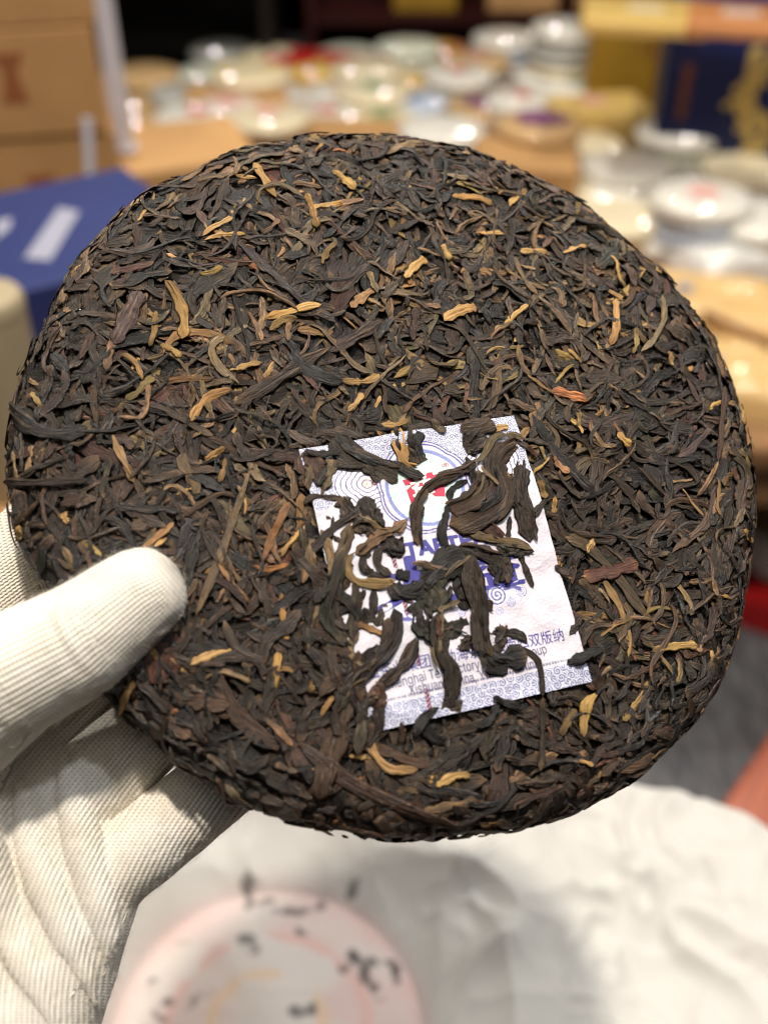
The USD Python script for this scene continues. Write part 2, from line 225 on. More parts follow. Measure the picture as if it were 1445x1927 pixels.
# cream canister at the left edge
pc = at_depth(-42, 560, .78)
prof = np.array([(0, 0), (.030, 0), (.032, .002), (.032, .16), (.030, .166), (.024, .170), (0, .170)])
t = thing('cream_canister', 'rounded cream canister at the left edge below the blue box', 'canister', (pc[0], pc[1], pc[2] - .17))
obj('body', trimesh.creation.revolve(prof[:4].tolist() + [(0, .16)], sections=48), M_cream, t, 40)
obj('lid', trimesh.creation.revolve([(0, .1605), (.0325, .1605), (.0325, .168), (.030, .172), (0, .173)], sections=48), M_cream, t, 40)
t = carton('kraft_carton', 'plain carton carrying the cream canister at the left edge', (.20, .16, max(.05, pc[2] - .17 - .5)), (pc[0] - .03, pc[1], .50), 5, M_kraft, group='kraft cartons stacked at the left')
# white post scrap: a strip of paper tape hanging on the carton edge
tp = at_depth(160, 285, 1.40)
t = obj('tape_strip', bevel_box(.012, .003, .085, .001).apply_transform(trimesh.transformations.rotation_matrix(.12, [0, 1, 0])).apply_translation([tp[0], tp[1], tp[2] - .04]), M_white_metal)
tag(t, 'pale paper strip hanging in front of the kraft cartons at left', 'paper strip')

# ------------------------------------------------------------------ wrapped tea cakes on the display table
CR, CH = .0975, .030
def cake_shell(seed):
    rg = np.random.default_rng(seed)
    prof = [(0, .002), (.055, .0), (.090, .0005), (.0962, .003), (.0980, .009), (.0976, .016), (.0945, .0222), (.084, .0262), (.055, .0290), (.030, .0297), (0, .030)]
    s = trimesh.creation.revolve(prof, sections=72)
    v = s.vertices; r = np.hypot(v[:, 0], v[:, 1]); th = np.arctan2(v[:, 1], v[:, 0])
    k = 1 + .012 * np.sin(th * 3 + seed) * (r > .05) + .008 * np.sin(th * 17 + seed * 2) * (r > .08)
    v[:, 0] *= k; v[:, 1] *= k
    v[:, 2] += (r > .02) * (meshkit.noise(v * 60, seed) - .5) * .003
    s.vertices = v
    return s
def print_disc(r, seed, star=False):
    if star:
        pts = [((r if k % 2 else r * .62) * math.cos(k * math.pi / 8), (r if k % 2 else r * .62) * math.sin(k * math.pi / 8)) for k in range(16)]
        d = trimesh.creation.extrude_polygon(Polygon(pts), .0006, engine='earcut')
    else:
        d = trimesh.creation.cylinder(r, .0006, sections=40)
    d.apply_translation([0, 0, .0314]); return d
def ring_disc(r0, r1):
    a = trimesh.creation.annulus(r0, r1, .0007, sections=48); a.apply_translation([0, 0, .0302]); return a
WC = {}
def wrap_look(k, c, coat=1.): WC[k] = look('wrapping_' + k, lin(*c), .5, 30, .05, .004, 40, coat=coat, coat_rough=.012)
for k, c in dict(white=(232, 228, 216), cream=(232, 218, 184), greenish=(222, 226, 206), yellow=(226, 190, 110), grey=(186, 184, 176), pinkish=(224, 204, 192), blueish=(196, 206, 222), orange=(206, 138, 84), tan=(206, 170, 120)).items(): wrap_look(k, c)
INK = {k: look('ink_' + k, lin(*c), .6, 60, .1) for k, c in dict(red=(206, 84, 72), purple=(120, 74, 110), yellowring=(226, 190, 70), pink=(220, 160, 150), green=(120, 150, 110), navy=(70, 90, 140)).items()}
UsdGeom.Scope.Define(stage, '/World/Looks/kinds')
protos = {}
def proto(wrap, ink, ring):
    key = (wrap, ink, ring)
    if key not in protos:
        path = f'/World/Looks/kinds/cake_{len(protos)}'
        c = stage.CreateClassPrim(path); stage.GetPrimAtPath(path).SetTypeName('Xform')
        P = stage.GetPrimAtPath(path)
        usdkit.mesh(stage, path + '/wrapper', cake_shell(len(protos) + 3), WC[wrap], smooth=50)
        if ink: usdkit.mesh(stage, path + '/printed_emblem', print_disc(.030 if ink != 'purple' else .07, 1, ink in ('red', 'purple')), INK[ink])
        if ring: usdkit.mesh(stage, path + '/printed_ring', ring_disc(.066, .074), INK[ring])
        protos[key] = path
    return protos[key]
ORD = ['topmost', 'second from top', 'third from top', 'fourth from top', 'fifth from top', 'sixth from top']
rs = np.random.default_rng(5)
COLN = dict(white='white', cream='cream', greenish='pale green', yellow='yellow', grey='grey', pinkish='pinkish', blueish='pale blue', orange='orange', tan='tan')
M_film = look('clear_film', lin(226, 224, 214), .07, 10, .04, spec=.9)
STACKS = [0]
def stack(px, py, n, wraps, ink, ring, where, base=None, zbase=SHOW_Z):
    """n wrapped cakes; (px, py) is where the centre of the top shows in the photograph."""
    top = zbase + n * .0305; STACKS[0] += 1; glint = (2, 1, 2, 2, 1, 2, 3, 1)[STACKS[0] % 8]
    p = on_z(px, py, top)
    for k in range(n):
        w = wraps[min(k, len(wraps) - 1)]
        z = top - (k + 1) * .0305
        lab = f'{COLN[w]} wrapped tea cake' + ((' with ' + {'red': 'red emblem', 'purple': 'purple pattern', 'pink': 'pink emblem', 'green': 'green emblem', 'navy': 'blue emblem', 'yellowring': 'yellow emblem'}[ink]) if ink and k == 0 else '') + ((', ' + ORD[k] + ' of stack ' if n > 1 else ' ') + where)
        j = rs.normal(0, .003, 2)
        lab = ' '.join(lab.split()[:16])
        x = UsdGeom.Xform.Define(stage, numbered('/World/wrapped_tea_cake'))
        x.AddTranslateOp().Set(Gf.Vec3d(p[0] + j[0], p[1] + j[1], z)); _r = x.AddRotateZOp(); _r.Set(float(rs.uniform(0, 360)))
        x.GetPrim().GetReferences().AddInternalReference(proto(w, ink if k == 0 else None, ring if k == 0 else None))
        if k or glint == 0: x.GetPrim().SetInstanceable(True)
        else:                                            # flat spots of the clear film that catch a ceiling lamp
            yaw_ = math.radians(_r.Get())
            for g_ in range(glint):
                a_ = rs.uniform(-2.6, -.5); off_ = np.array([math.cos(a_) * .082, math.sin(a_) * .082, .0315])
                w_ = np.array([p[0], p[1], z]) + off_; lamp_ = np.array([(.9, 2.1, 3.0), (-.3, 2.3, 3.0)][rs.integers(0, 2)])
                h1_ = CAM - w_; h2_ = lamp_ - w_; hv = h1_ / np.linalg.norm(h1_) + h2_ / np.linalg.norm(h2_); hv /= np.linalg.norm(hv)
                e1_ = np.cross(hv, [1, 0, 0]); e1_ /= np.linalg.norm(e1_); e2_ = np.cross(hv, e1_); s_ = rs.uniform(.0008, .0018)
                fl = np.array([off_ + hv * .002 + e1_ * s_ * math.cos(t_) + e2_ * s_ * math.sin(t_) for t_ in np.linspace(0, 2 * math.pi, 7)[:-1]] + [off_ - hv * .004])
                c_, sn_ = math.cos(-yaw_), math.sin(-yaw_); fl = np.stack([fl[:, 0] * c_ - fl[:, 1] * sn_, fl[:, 0] * sn_ + fl[:, 1] * c_, fl[:, 2]], 1)
                hull_ = trimesh.convex.convex_hull(fl)
                obj('film_crease', hull_, M_film, x.GetPrim())
        tag(x.GetPrim(), lab, 'tea cake', 'wrapped tea cakes on the display table')
    return p
def crate(px, py, size, z0, h, yaw, mat, label, name='kraft_carton'):
    p = on_z(px, py, z0 + h)
    return carton(name, label, (size[0], size[1], h - .002), (p[0], p[1], z0), yaw, mat, group='cartons among the tea cakes')
# (order: from the back to the front)
stack(770, 78, 2, ['greenish'], None, None, 'at back beside red board')
stack(950, 62, 3, ['white', 'blueish', 'grey'], None, None, 'left of tall grey stack')
stack(1072, 42, 6, ['white', 'grey', 'grey', 'cream', 'grey', 'grey'], None, None, 'left of the gold box')
stack(862, 130, 2, ['white', 'greenish'], 'red', None, 'middle of back row')
stack(690, 118, 3, ['cream', 'white'], None, None, 'before the red board')
stack(640, 165, 2, ['white', 'blueish'], 'pink', None, 'left of centre among glints')
stack(770, 180, 2, ['blueish', 'grey'], 'navy', None, 'behind the round white stack')
stack(985, 178, 2, ['white', 'white'], 'red', None, 'behind the purple patterned one')
crate(445, 178, (.24, .22), SHOW_Z, .13, 12, M_kraft2, 'kraft carton carrying the yellow rimmed tea cake')
stack(470, 128, 1, ['cream'], None, 'yellowring', 'with yellow rim, resting on a carton', zbase=SHOW_Z + .13)
crate(455, 225, (.26, .2), SHOW_Z, .10, 8, M_kraft2, 'amber carton behind the left shoulder of the dark tea cake')
stack(430, 190, 1, ['pinkish'], 'pink', None, 'on the amber carton, its left one', zbase=SHOW_Z + .10)
stack(372, 208, 1, ['white'], 'red', None, 'left end atop the amber carton', zbase=SHOW_Z + .10)
stack(505, 208, 1, ['cream'], 'pink', None, 'right end atop the amber carton', zbase=SHOW_Z + .10)
stack(570, 200, 2, ['pinkish', 'white'], None, None, 'right of the amber carton')
crate(660, 250, (.34, .24), SHOW_Z, .08, -6, M_kraft2, 'orange carton right behind the top edge of the dark tea cake')
stack(834, 232, 4, ['white', 'cream', 'grey', 'grey'], None, None, 'nearest behind the dark cake')
crate(990, 285, (.22, .20), SHOW_Z, .12, -8, M_kraft2, 'orange brown carton under the purple patterned tea cake')
stack(1020, 222, 1, ['tan'], 'purple', None, 'on the orange brown carton', zbase=SHOW_Z + .12)
stack(1280, 238, 3, ['white', 'greenish', 'grey'], 'pink', None, 'in front of the navy box')
stack(1182, 300, 3, ['white', 'grey', 'grey'], None, None, 'between yellow pack and blue stack')
stack(1405, 305, 2, ['cream', 'white'], None, None, 'right edge below navy box')
stack(1330, 360, 4, ['white', 'blueish', 'blueish', 'grey'], 'pink', None, 'nearest at right, blue layers')
stack(1160, 395, 2, ['cream', 'tan'], None, None, 'right beside the dark cake')
stack(400, 130, 2, ['greenish', 'grey'], None, None, 'far left before dark cabinet')
stack(300, 185, 2, ['tan', 'pinkish'], 'red', None, 'in the corner by the white post')
stack(300, 240, 1, ['pinkish'], None, None, 'low in the corner by the white post')
for q_ in ((560, 150, 1, ['tan'], 'red', None, 'behind the pinkish pair'), (720, 215, 2, ['cream', 'tan'], 'green', None, 'left of the nearest round stack'), (735, 140, 1, ['yellow'], 'pink', None, 'in front of the greenish pair'), (908, 190, 1, ['tan'], 'purple', None, 'behind the purple patterned one'), (1090, 150, 2, ['white', 'cream'], 'green', None, 'left of the yellow pack'),
           (1100, 262, 2, ['cream', 'white'], None, None, 'in front of the yellow pack'), (1250, 175, 1, ['white'], None, None, 'at the foot of the gold box'), (1440, 232, 2, ['white', 'grey'], None, None, 'at right edge before the navy box'), (1255, 430, 1, ['white'], None, None, 'under the blue layered stack'), (1440, 400, 3, ['white', 'cream'], None, None, 'cut by the right edge'),
           (1080, 345, 2, ['cream', 'tan'], None, None, 'by the shoulder of the dark cake'), (655, 92, 1, ['greenish'], None, None, 'just left of the red board'), (520, 95, 2, ['cream', 'grey'], None, None, 'on the dark cabinet side'), (350, 165, 3, ['grey', 'white'], None, None, 'left of the yellow rimmed one'), (250, 215, 2, ['tan', 'grey'], None, None, 'beside the white post')):
    stack(*q_)
for q_ in ((515, 172, 2, ['white', 'cream'], 'pink', None, 'between amber carton and centre'), (615, 205, 2, ['white', 'grey'], 'red', None, 'over the orange carton, left'), (700, 160, 3, ['cream', 'white'], 'green', None, 'centre, right of the glints'), (600, 120, 2, ['yellow', 'cream'], None, None, 'left of the cream pile'), (825, 85, 1, ['orange'], 'yellowring', None, 'orange one at the back'),
           (900, 105, 2, ['tan', 'grey'], 'pink', None, 'behind the red emblem one'), (1030, 130, 2, ['white', 'grey'], 'navy', None, 'before the tall grey stack'), (355, 215, 2, ['pinkish', 'tan'], None, None, 'left end of the amber carton'), (270, 130, 3, ['tan', 'grey'], None, None, 'deep in the dark corner'), (420, 85, 1, ['grey'], None, None, 'farthest left by the cabinet'), (1230, 330, 2, ['white', 'cream'], 'green', None, 'left of the blue layered stack'), (1135, 345, 2, ['white', 'tan'], None, None, 'below the yellow pack, right')):
    stack(*q_)
# yellow pack
p = on_z(1130, 188, SHOW_Z + .10)
t = thing('yellow_pack', 'puffy yellow paper pack beside the gold box', 'pack', (p[0], p[1], SHOW_Z), 10)
obj('wrapper', bevel_box(.25, .17, .10, .025), WC['yellow'], t, 40)
obj('label_patch', trimesh.creation.box([.06, .05, .001], transform=trimesh.transformations.translation_matrix([-.02, .0, .1006])), INK['pink'], t)
# gold box and navy box with gold pattern
p = at_depth(1190, 130, 2.75)
gb = thing('gold_box', 'gold card box standing left of the navy box', 'box', (p[0] + .02, p[1] + .09, SHOW_Z), -8)
GH = .36
obj('body', bevel_box(.25, .25, GH, .004), M_gold, gb, 30)
for k in range(3):
    obj('printed_character', trimesh.creation.box([.018, .001, .03], transform=trimesh.transformations.translation_matrix([.03, -.1256, GH * .72 - k * .045])), M_strap, gb)
zt_gold = SHOW_Z + GH
p = on_z(1215, 18, zt_gold + .03)
t = thing('yellow_pack', 'flat yellow paper pack lying on top of the gold box', 'pack', (p[0], p[1], zt_gold + .001), -10)
obj('wrapper', bevel_box(.25, .20, .032, .012), WC['yellow'], t, 40)
obj('label_patch', trimesh.creation.box([.07, .05, .001], transform=trimesh.transformations.translation_matrix([.0, .0, .0326])), WC['cream'], t)
p = at_depth(1365, 165, 2.35)
NH = .37
nb_ = thing('navy_box', 'navy box with gold dragon-like scrollwork and red seal at right', 'box', (p[0] + .035, p[1] + .10, SHOW_Z), -10)
obj('body', bevel_box(.31, .25, NH, .004), M_bluedark, nb_, 30)
sc = []
rg = np.random.default_rng(8)
th = np.linspace(0, 5 * math.pi, 90)
path = np.stack([.055 + .045 * np.cos(th * .62) * (1 - th / 40), .20 + .11 * np.cos(th * .31 + .4) + .02 * np.sin(th * 1.3)], 1)
from shapely.geometry import LineString, Point
shp = [LineString(path).buffer(.011)]
for k in range(26):
    q = path[rg.integers(0, 90)] + rg.normal(0, .012, 2); shp.append(Point(*q).buffer(rg.uniform(.005, .013)))
shp = shapely.union_all(shp).intersection(shapely.box(-.02, .03, .13, NH - .02)).simplify(.001)
mm = trimesh.util.concatenate([trimesh.creation.extrude_polygon(g, .0012, engine='earcut') for g in getattr(shp, 'geoms', [shp])])
mm.apply_transform(trimesh.transformations.rotation_matrix(math.pi / 2, [1, 0, 0])); mm.apply_translation([0, -.1250, 0])
obj('gold_scrollwork', mm, M_gold_ink, nb_)
obj('red_seal', trimesh.creation.box([.026, .0012, .034], transform=trimesh.transformations.translation_matrix([-.105, -.1256, NH * .84])), M_red, nb_)
obj('printed_column', trimesh.creation.box([.02, .0012, .12], transform=trimesh.transformations.translation_matrix([-.105, -.1256, NH * .5])), M_strap, nb_)
p = on_z(1420, 30, SHOW_Z + NH + .03)
t = thing('orange_pack', 'flat orange paper pack lying on top of the navy box', 'pack', (p[0], p[1] + .02, SHOW_Z + NH + .001), -14)
obj('wrapper', bevel_box(.24, .18, .03, .012), WC['orange'], t, 40)
obj('label_patch', trimesh.creation.box([.07, .05, .001], transform=trimesh.transformations.translation_matrix([-.02, .0, .0306])), WC['pinkish'], t)
# red board and boxes on the back shelf
p = on_z(612, 95, SHOW_Z + .08)
carton('red_box', 'flat bright red box lying at the back left of the pale cakes', (.34, .16, .06), (p[0], p[1], SHOW_Z), -18, M_red, seam=False)
for i, (x, w, h, mt, lab) in enumerate([(.55, .2, .2, M_gold, 'golden box on the red back shelf, left one'), (.86, .22, .22, M_kraft2, 'brown box on the red back shelf, second from left'), (1.15, .24, .18, M_kraft, 'kraft box on the red back shelf, third from left'), (1.5, .3, .24, M_kraft2, 'wide brown box on the red back shelf, rightmost')]):
    carton('shelf_box', lab, (w, .2, h), (x - .42, 3.74, .5755), 0, mt, group='boxes on the back shelf')
# amber packs at the right, on the near edge of the display table
def pillow(sx, sy, sz, seed):
    g = np.linspace(-1, 1, 33); X, Y = np.meshgrid(g, g)
    top = (1 - np.abs(X) ** 6) ** .5 * (1 - np.abs(Y) ** 6) ** .5
    n = meshkit.fbm(np.stack([X * 2.2, Y * 2.2, X * 0 + seed], -1), 4, seed)
    Z = sz * top * (.85 + .4 * (n - .5))
    v = np.concatenate([np.stack([X * sx / 2, Y * sy / 2, Z], -1).reshape(-1, 3), np.stack([X * sx / 2, Y * sy / 2, X * 0], -1).reshape(-1, 3)])
    i = np.arange(33 * 33).reshape(33, 33); q = np.stack([i[:-1, :-1], i[:-1, 1:], i[1:, 1:], i[1:, :-1]], -1).reshape(-1, 4)
    return v, np.concatenate([q, q[:, ::-1] + 33 * 33])
for k, (px, py, sx, sy, sz, yw, lab) in enumerate([(1345, 535, .32, .20, .07, -14, 'amber paper pack at right, the one farther back'), (1400, 670, .36, .20, .06, -12, 'amber paper pack at the near edge of the display table')]):
    p = on_z(px, py, SHOW_Z + sz)
    t = thing('amber_pack', lab, 'pack', (p[0], p[1], SHOW_Z + .001), yw, 'amber paper packs')
    obj('wrapper', pillow(sx, sy, sz, k), M_amber_paper, t, True)
    obj('seal_sticker', trimesh.creation.cylinder(.016, .001, sections=24, transform=trimesh.transformations.translation_matrix([-.05, -.02, sz * .97 + .001])), M_print_white, t)
a_, b_ = on_z(1325, 588, SHOW_Z + .062), on_z(1450, 650, SHOW_Z + .062)
cord = trimesh.creation.cylinder(.006, segment=[a_, b_], sections=12)
tag(obj('brown_cord', cord, M_strap, None, 40), 'brown stick lying between the two amber paper packs', 'stick')
p = on_z(1400, 455, SHOW_Z + .05)
t = thing('plastic_bag', 'crumpled clear white plastic bag behind the amber packs', 'bag', (p[0], p[1], SHOW_Z + .001), 20)
obj('film', pillow(.26, .16, .07, 9), M_plastic, t, True)
# low things under the display table edge, at the right behind the cake rim
p = on_z(1440, 950, .12)
t = thing('plastic_bag', 'white plastic bag on the carpet below the display table', 'bag', (p[0] + .03, p[1], .002), 30)
obj('film', pillow(.30, .26, .16, 12), M_plastic, t, True)
p = on_z(1470, 1085, .05)
carton('red_box', 'dark red box on the carpet by the right edge', (.20, .26, .07), (p[0] + .02, p[1], .0), -30, M_red, seam=False)

# ------------------------------------------------------------------ spread wrapping paper on the packing table
def tinted(name, rough, spec, bump=None, transl=0., sheen=0., var=0., coat=0.):
    nodes = {'a': ('attribute', {'attribute': 'tint'}), 'p': ('principled_bsdf', {'roughness': rough, 'specular_ior_level': spec, 'sheen_weight': sheen, 'coat_weight': coat}), 'co': ('texture_coordinate', {})}
    links = [('a.color', 'p.base_color')]
    out = 'p.BSDF'
    if bump:
        nodes['bn'] = ('noise_texture', {'scale': bump[1], 'detail': 4.}); nodes['b'] = ('bump', {'strength': .7, 'distance': bump[0]})
        links += [('co.object', 'bn.vector'), ('bn.fac', 'b.height'), ('b.normal', 'p.normal')]
    if transl:
        nodes['t'] = ('translucent_bsdf', {}); nodes['mx'] = ('mix_closure', {'fac': transl})
        links += [('a.color', 't.color'), ('p.BSDF', 'mx.closure1'), ('t.BSDF', 'mx.closure2')]; out = 'mx.closure'
    return usdkit.material(stage, '/World/Looks/' + name, nodes, links, surface=out)
M_paper = tinted('thin_paper', .6, .3, (.0006, 500), .2)
edge = [(-250, 1700), (60, 1560), (300, 1535), (500, 1530), (700, 1535), (930, 1545), (1010, 1543), (1056, 1548), (1089, 1566), (1120, 1566), (1154, 1561), (1219, 1568), (1298, 1588), (1363, 1620), (1416, 1648), (1470, 1700), (1600, 1850), (1620, 2100), (1300, 2400), (722, 2450), (100, 2400), (-250, 2200)]
E2 = np.array([on_z(x, y, NEAR_Z + .012)[:2] for x, y in edge])
ctr2 = np.array([.0, .22])
ang = np.arctan2(E2[:, 1] - ctr2[1], E2[:, 0] - ctr2[0]); rad = np.hypot(*(E2 - ctr2).T); o_ = np.argsort(ang)
NT, NR = 560, 170
ta = np.linspace(-math.pi, math.pi, NT, endpoint=False)
rb = np.interp(ta, np.concatenate([ang[o_] - 2 * math.pi, ang[o_], ang[o_] + 2 * math.pi]), np.tile(rad[o_], 3))
rho = np.linspace(0.002, 1, NR)
P2 = ctr2 + (rho[:, None] * rb[None])[..., None] * np.stack([np.cos(ta), np.sin(ta)], -1)[None]
def ridged(p, s, seed):
    q = np.concatenate([p * s, np.full(p.shape[:-1] + (1,), seed * 1.7)], -1)
    w = np.stack([meshkit.noise(q * .6 + 9, seed + 5), meshkit.noise(q * .6 + 31, seed + 6)], -1)
    q[..., :2] += (w - .5) * 1.6
    return 1 - np.abs(2 * meshkit.noise(q, seed) - 1)
pd = on_z(503, 1945, NEAR_Z + .01); prr = np.linalg.norm(on_z(800, 1945, NEAR_Z + .01) - pd)
dd = np.hypot(P2[..., 0] - pd[0], P2[..., 1] - pd[1])
flat = np.clip((dd - prr * .9) / .05, .12, 1)              # the printed middle lay on a cake and is smoother
Z2 = .006 + .034 * meshkit.fbm(np.concatenate([P2 * 8, P2[..., :1] * 0 + 3], -1), 2, 4) * flat
Z2 += flat * (.020 * ridged(P2, 8, 1) ** 1.5 + .012 * ridged(P2, 17, 2) ** 1.3 + .0065 * ridged(P2, 33, 3) ** 1.2 + .003 * ridged(P2, 62, 7))
Z2 += .006 * np.clip(1 - (dd / (prr * .95)) ** 2, 0, 1)
V2 = np.concatenate([P2, (NEAR_Z + Z2)[..., None]], -1).reshape(-1, 3)
ii = np.arange(NR * NT).reshape(NR, NT); jj = np.roll(ii, -1, 1)
F2 = np.stack([ii[:-1], ii[1:], jj[1:], jj[:-1]], -1).reshape(-1, 4)
tint = np.tile(np.array(lin(210, 208, 203)), (NR, NT, 1))
nz = meshkit.fbm(np.concatenate([P2 * 22, P2[..., :1] * 0], -1), 4, 12)
nz2 = meshkit.fbm(np.concatenate([P2 * 170, P2[..., :1] * 0 + 4], -1), 2, 14)
pk = np.clip((prr - dd) / .003, 0, 1)[..., None]
tint = tint * (1 - pk) + pk * (np.array(lin(217, 209, 203)) * np.clip((.66 - nz) / .2, 0, 1)[..., None] + np.array(lin(216, 194, 189)) * (1 - np.clip((.66 - nz) / .2, 0, 1)[..., None]))
rim = np.exp(-((dd - prr * .97) / .006) ** 2)[..., None] * .28 * (nz > .40)[..., None]
tint = tint * (1 - rim) + rim * np.array(lin(214, 160, 158))
for r_, c_ in ((.62, (224, 170, 160)), (.35, (228, 190, 140))):
    g_ = (np.exp(-((dd - prr * r_ - .006 * (nz - .5)) / .003) ** 2) * (nz > .48) * .6)[..., None]; tint = tint * (1 - g_) + g_ * np.array(lin(*c_))
strokes = [[(664, 1796), (678, 1818), (690, 1846), (706, 1866)], [(668, 1800), (686, 1790)], [(646, 1836), (656, 1826)], [(724, 1814), (742, 1822)], [(744, 1834), (750, 1850)], [(716, 1884), (730, 1888)], [(694, 1822), (704, 1818)], [(640, 1700), (660, 1692), (690, 1695)], [(520, 1722), (575, 1722)], [(445, 1675), (490, 1672)], [(475, 1700), (500, 1704)], [(608, 1704), (622, 1708)], [(565, 1760), (580, 1766)], [(195, 1875), (215, 1852)], [(312, 1915), (322, 1895)], [(370, 1895), (380, 1885)], [(460, 1775), (490, 1790)], [(350, 1780), (358, 1782)], [(285, 1865), (290, 1850)], [(560, 1918), (585, 1915)]]
for st in strokes:
    q = np.array([on_z(x, y, NEAR_Z + .012)[:2] for x, y in st])
    d_ = shapely.distance(shapely.points(P2.reshape(-1, 2)), LineString(q)).reshape(NR, NT)
    g_ = np.clip((.0028 + .012 * (nz2 - .5) - d_) / .0022, 0, 1)[..., None] * .72; tint = tint * (1 - g_) + g_ * np.array(lin(40, 40, 40))
tag(obj('wrapping_paper', (V2, F2), M_paper, None, True, col=tint.reshape(-1, 3)), 'crumpled white wrapping paper with pale pink printed disc, spread under the hand', 'wrapping paper')

# ------------------------------------------------------------------ tea cake: frame, outline, surface
n_ = np.array([.21, .37, 1.0]); n_ /= np.linalg.norm(n_)
y_ = np.array([0, 1, 0.]) - n_ * n_[1]; y_ /= np.linalg.norm(y_); x_ = np.cross(y_, n_)
C_CAM = np.array([.0050, .0146, -.27])
T, DOME = .0105, .0035
def cam_ray(px): px = np.atleast_2d(np.asarray(px, float)); return np.stack([(px[:, 0] - CX) / F, -(px[:, 1] - CY) / F, -np.ones(len(px))], 1)
def to_plane(px, off):
    d = cam_ray(px); t_ = ((C_CAM + off * n_) @ n_) / (d @ n_); q = d * t_[:, None] - C_CAM
    return np.stack([q @ x_, q @ y_], 1)
OUT = [(600, 262), (550, 266), (500, 275), (450, 284), (400, 303), (350, 330), (290, 355), (255, 375), (205, 420), (165, 470), (120, 530), (85, 600), (55, 670), (30, 740), (15, 800), (8, 860), (14, 930), (25, 1000), (50, 1060), (80, 1110), (140, 1230), (215, 1330), (250, 1360), (300, 1400), (325, 1432), (390, 1470), (430, 1510), (480, 1522), (520, 1540), (600, 1560), (680, 1575), (740, 1583), (830, 1580), (900, 1573), (990, 1560), (1060, 1540), (1140, 1500), (1200, 1465), (1250, 1420), (1290, 1380), (1340, 1310), (1365, 1260), (1390, 1180), (1400, 1120), (1410, 1050), (1418, 960), (1405, 840), (1390, 780), (1360, 700), (1310, 610), (1260, 545), (1200, 490), (1150, 440), (1100, 400), (1000, 340), (930, 310), (850, 283), (770, 268), (690, 262)]
oq = to_plane(OUT, .002)
oth, orr = np.arctan2(oq[:, 1], oq[:, 0]), np.hypot(oq[:, 0], oq[:, 1]); k_ = np.argsort(oth)
oth, orr = oth[k_], orr[k_]
def Rc(theta): return np.interp(theta, np.concatenate([oth - 2 * math.pi, oth, oth + 2 * math.pi]), np.tile(orr, 3)) - T - .0006
def lump(q): return (meshkit.fbm(np.concatenate([q * 55, q[..., :1] * 0 + 2.2], -1), 3, 21) - .5) * .0030
def bend(q, h):
    """Pressed-cake surface: q (..., 2) on the unrolled face, h height along the normal -> local xyz."""
    rho_ = np.maximum(np.hypot(q[..., 0], q[..., 1]), 1e-9); th_ = np.arctan2(q[..., 1], q[..., 0]); rc = Rc(th_)
    a = np.clip((rho_ - rc) / T, 0, 3.1)
    hh = h + lump(q) * np.clip(1 - a / 2.4, 0.3, 1)
    r = np.where(rho_ < rc, rho_, rc) + (T + hh) * np.sin(a)
    z = (T + hh) * np.cos(a) + DOME * np.clip(1 - (np.minimum(rho_, rc) / .09) ** 2, 0, 1)
    return np.stack([r * np.cos(th_), r * np.sin(th_), z], -1)
def face(px, h=0.0):
    """Picture points -> points q on the unrolled face."""
    off = np.full(len(np.atleast_2d(px)), T + DOME * .6)
    for _ in range(4):
        d = cam_ray(px); t_ = (C_CAM @ n_ + off) / (d @ n_); w = d * t_[:, None] - C_CAM
        q = np.stack([w @ x_, w @ y_], 1); r = np.hypot(q[:, 0], q[:, 1]); rc = Rc(np.arctan2(q[:, 1], q[:, 0]))
        a = np.arcsin(np.clip((r - rc) / T, 0, 1)); off = T * np.cos(a) + DOME * np.clip(1 - (np.minimum(r, rc) / .09) ** 2, 0, 1) + h
    rho_ = np.where(r > rc, rc + T * a, r)
    return q / np.maximum(r, 1e-9)[:, None] * rho_[:, None]

TEA = UsdGeom.Xform.Define(stage, '/World/tea_cake')
m4 = np.eye(4); m4[:3, :3] = np.stack([x_, y_, n_]) @ AX; m4[3, :3] = CAM + C_CAM @ AX
TEA.AddTransformOp().Set(Gf.Matrix4d(m4.tolist())); TEA = TEA.GetPrim()
tag(TEA, 'dark pressed tea cake with paper ticket, held upright by the gloved hand', 'tea cake')

# leaf material: tint per leaf, grain along the leaf
def leaf_look(name, rough, spec, bump, ramp=[(.26, (.30, .29, .30)), (.5, (1, 1, 1)), (.74, (2.5, 2.1, 1.65))]):
    return usdkit.material(stage, '/World/Looks/' + name, {
        'a': ('attribute', {'attribute': 'tint'}), 'uv': ('uvmap', {'attribute': 'st'}), 'mp': ('mapping', {'scale': (.28, 2.1, 1)}),
        'n': ('noise_texture', {'scale': 1.0, 'detail': 5., 'roughness': .65}), 'co': ('texture_coordinate', {}), 'n2': ('noise_texture', {'scale': 420., 'detail': 4.}),
        'r': ('rgb_ramp', {'ramp': ramp}),
        'mu': ('mix', {'mix_type': 'multiply', 'fac': 1.}), 'ad': ('math', {'math_type': 'multiply_add', 'value2': .5}),
        'b': ('bump', {'strength': bump, 'distance': .0011}), 'rr': ('math', {'math_type': 'multiply_add', 'value2': .35, 'value3': rough - .17}),
        'p': ('principled_bsdf', {'specular_ior_level': spec})},
        [('uv.UV', 'mp.vector'), ('mp.vector', 'n.vector'), ('co.object', 'n2.vector'), ('n.fac', 'r.fac'), ('a.color', 'mu.color1'), ('r.color', 'mu.color2'), ('mu.color', 'p.base_color'),
         ('n2.fac', 'ad.value1'), ('n.fac', 'ad.value3'), ('ad.value', 'b.height'), ('b.normal', 'p.normal'), ('n2.fac', 'rr.value1'), ('rr.value', 'p.roughness')], surface='p.BSDF')
M_leaf = leaf_look('tea_leaf_brown', .40, .55, 1.)
M_bud = leaf_look('golden_bud_down', .66, .25, .8, [(.28, (.45, .40, .34)), (.5, (.95, .95, .95)), (.72, (1.3, 1.3, 1.3))])
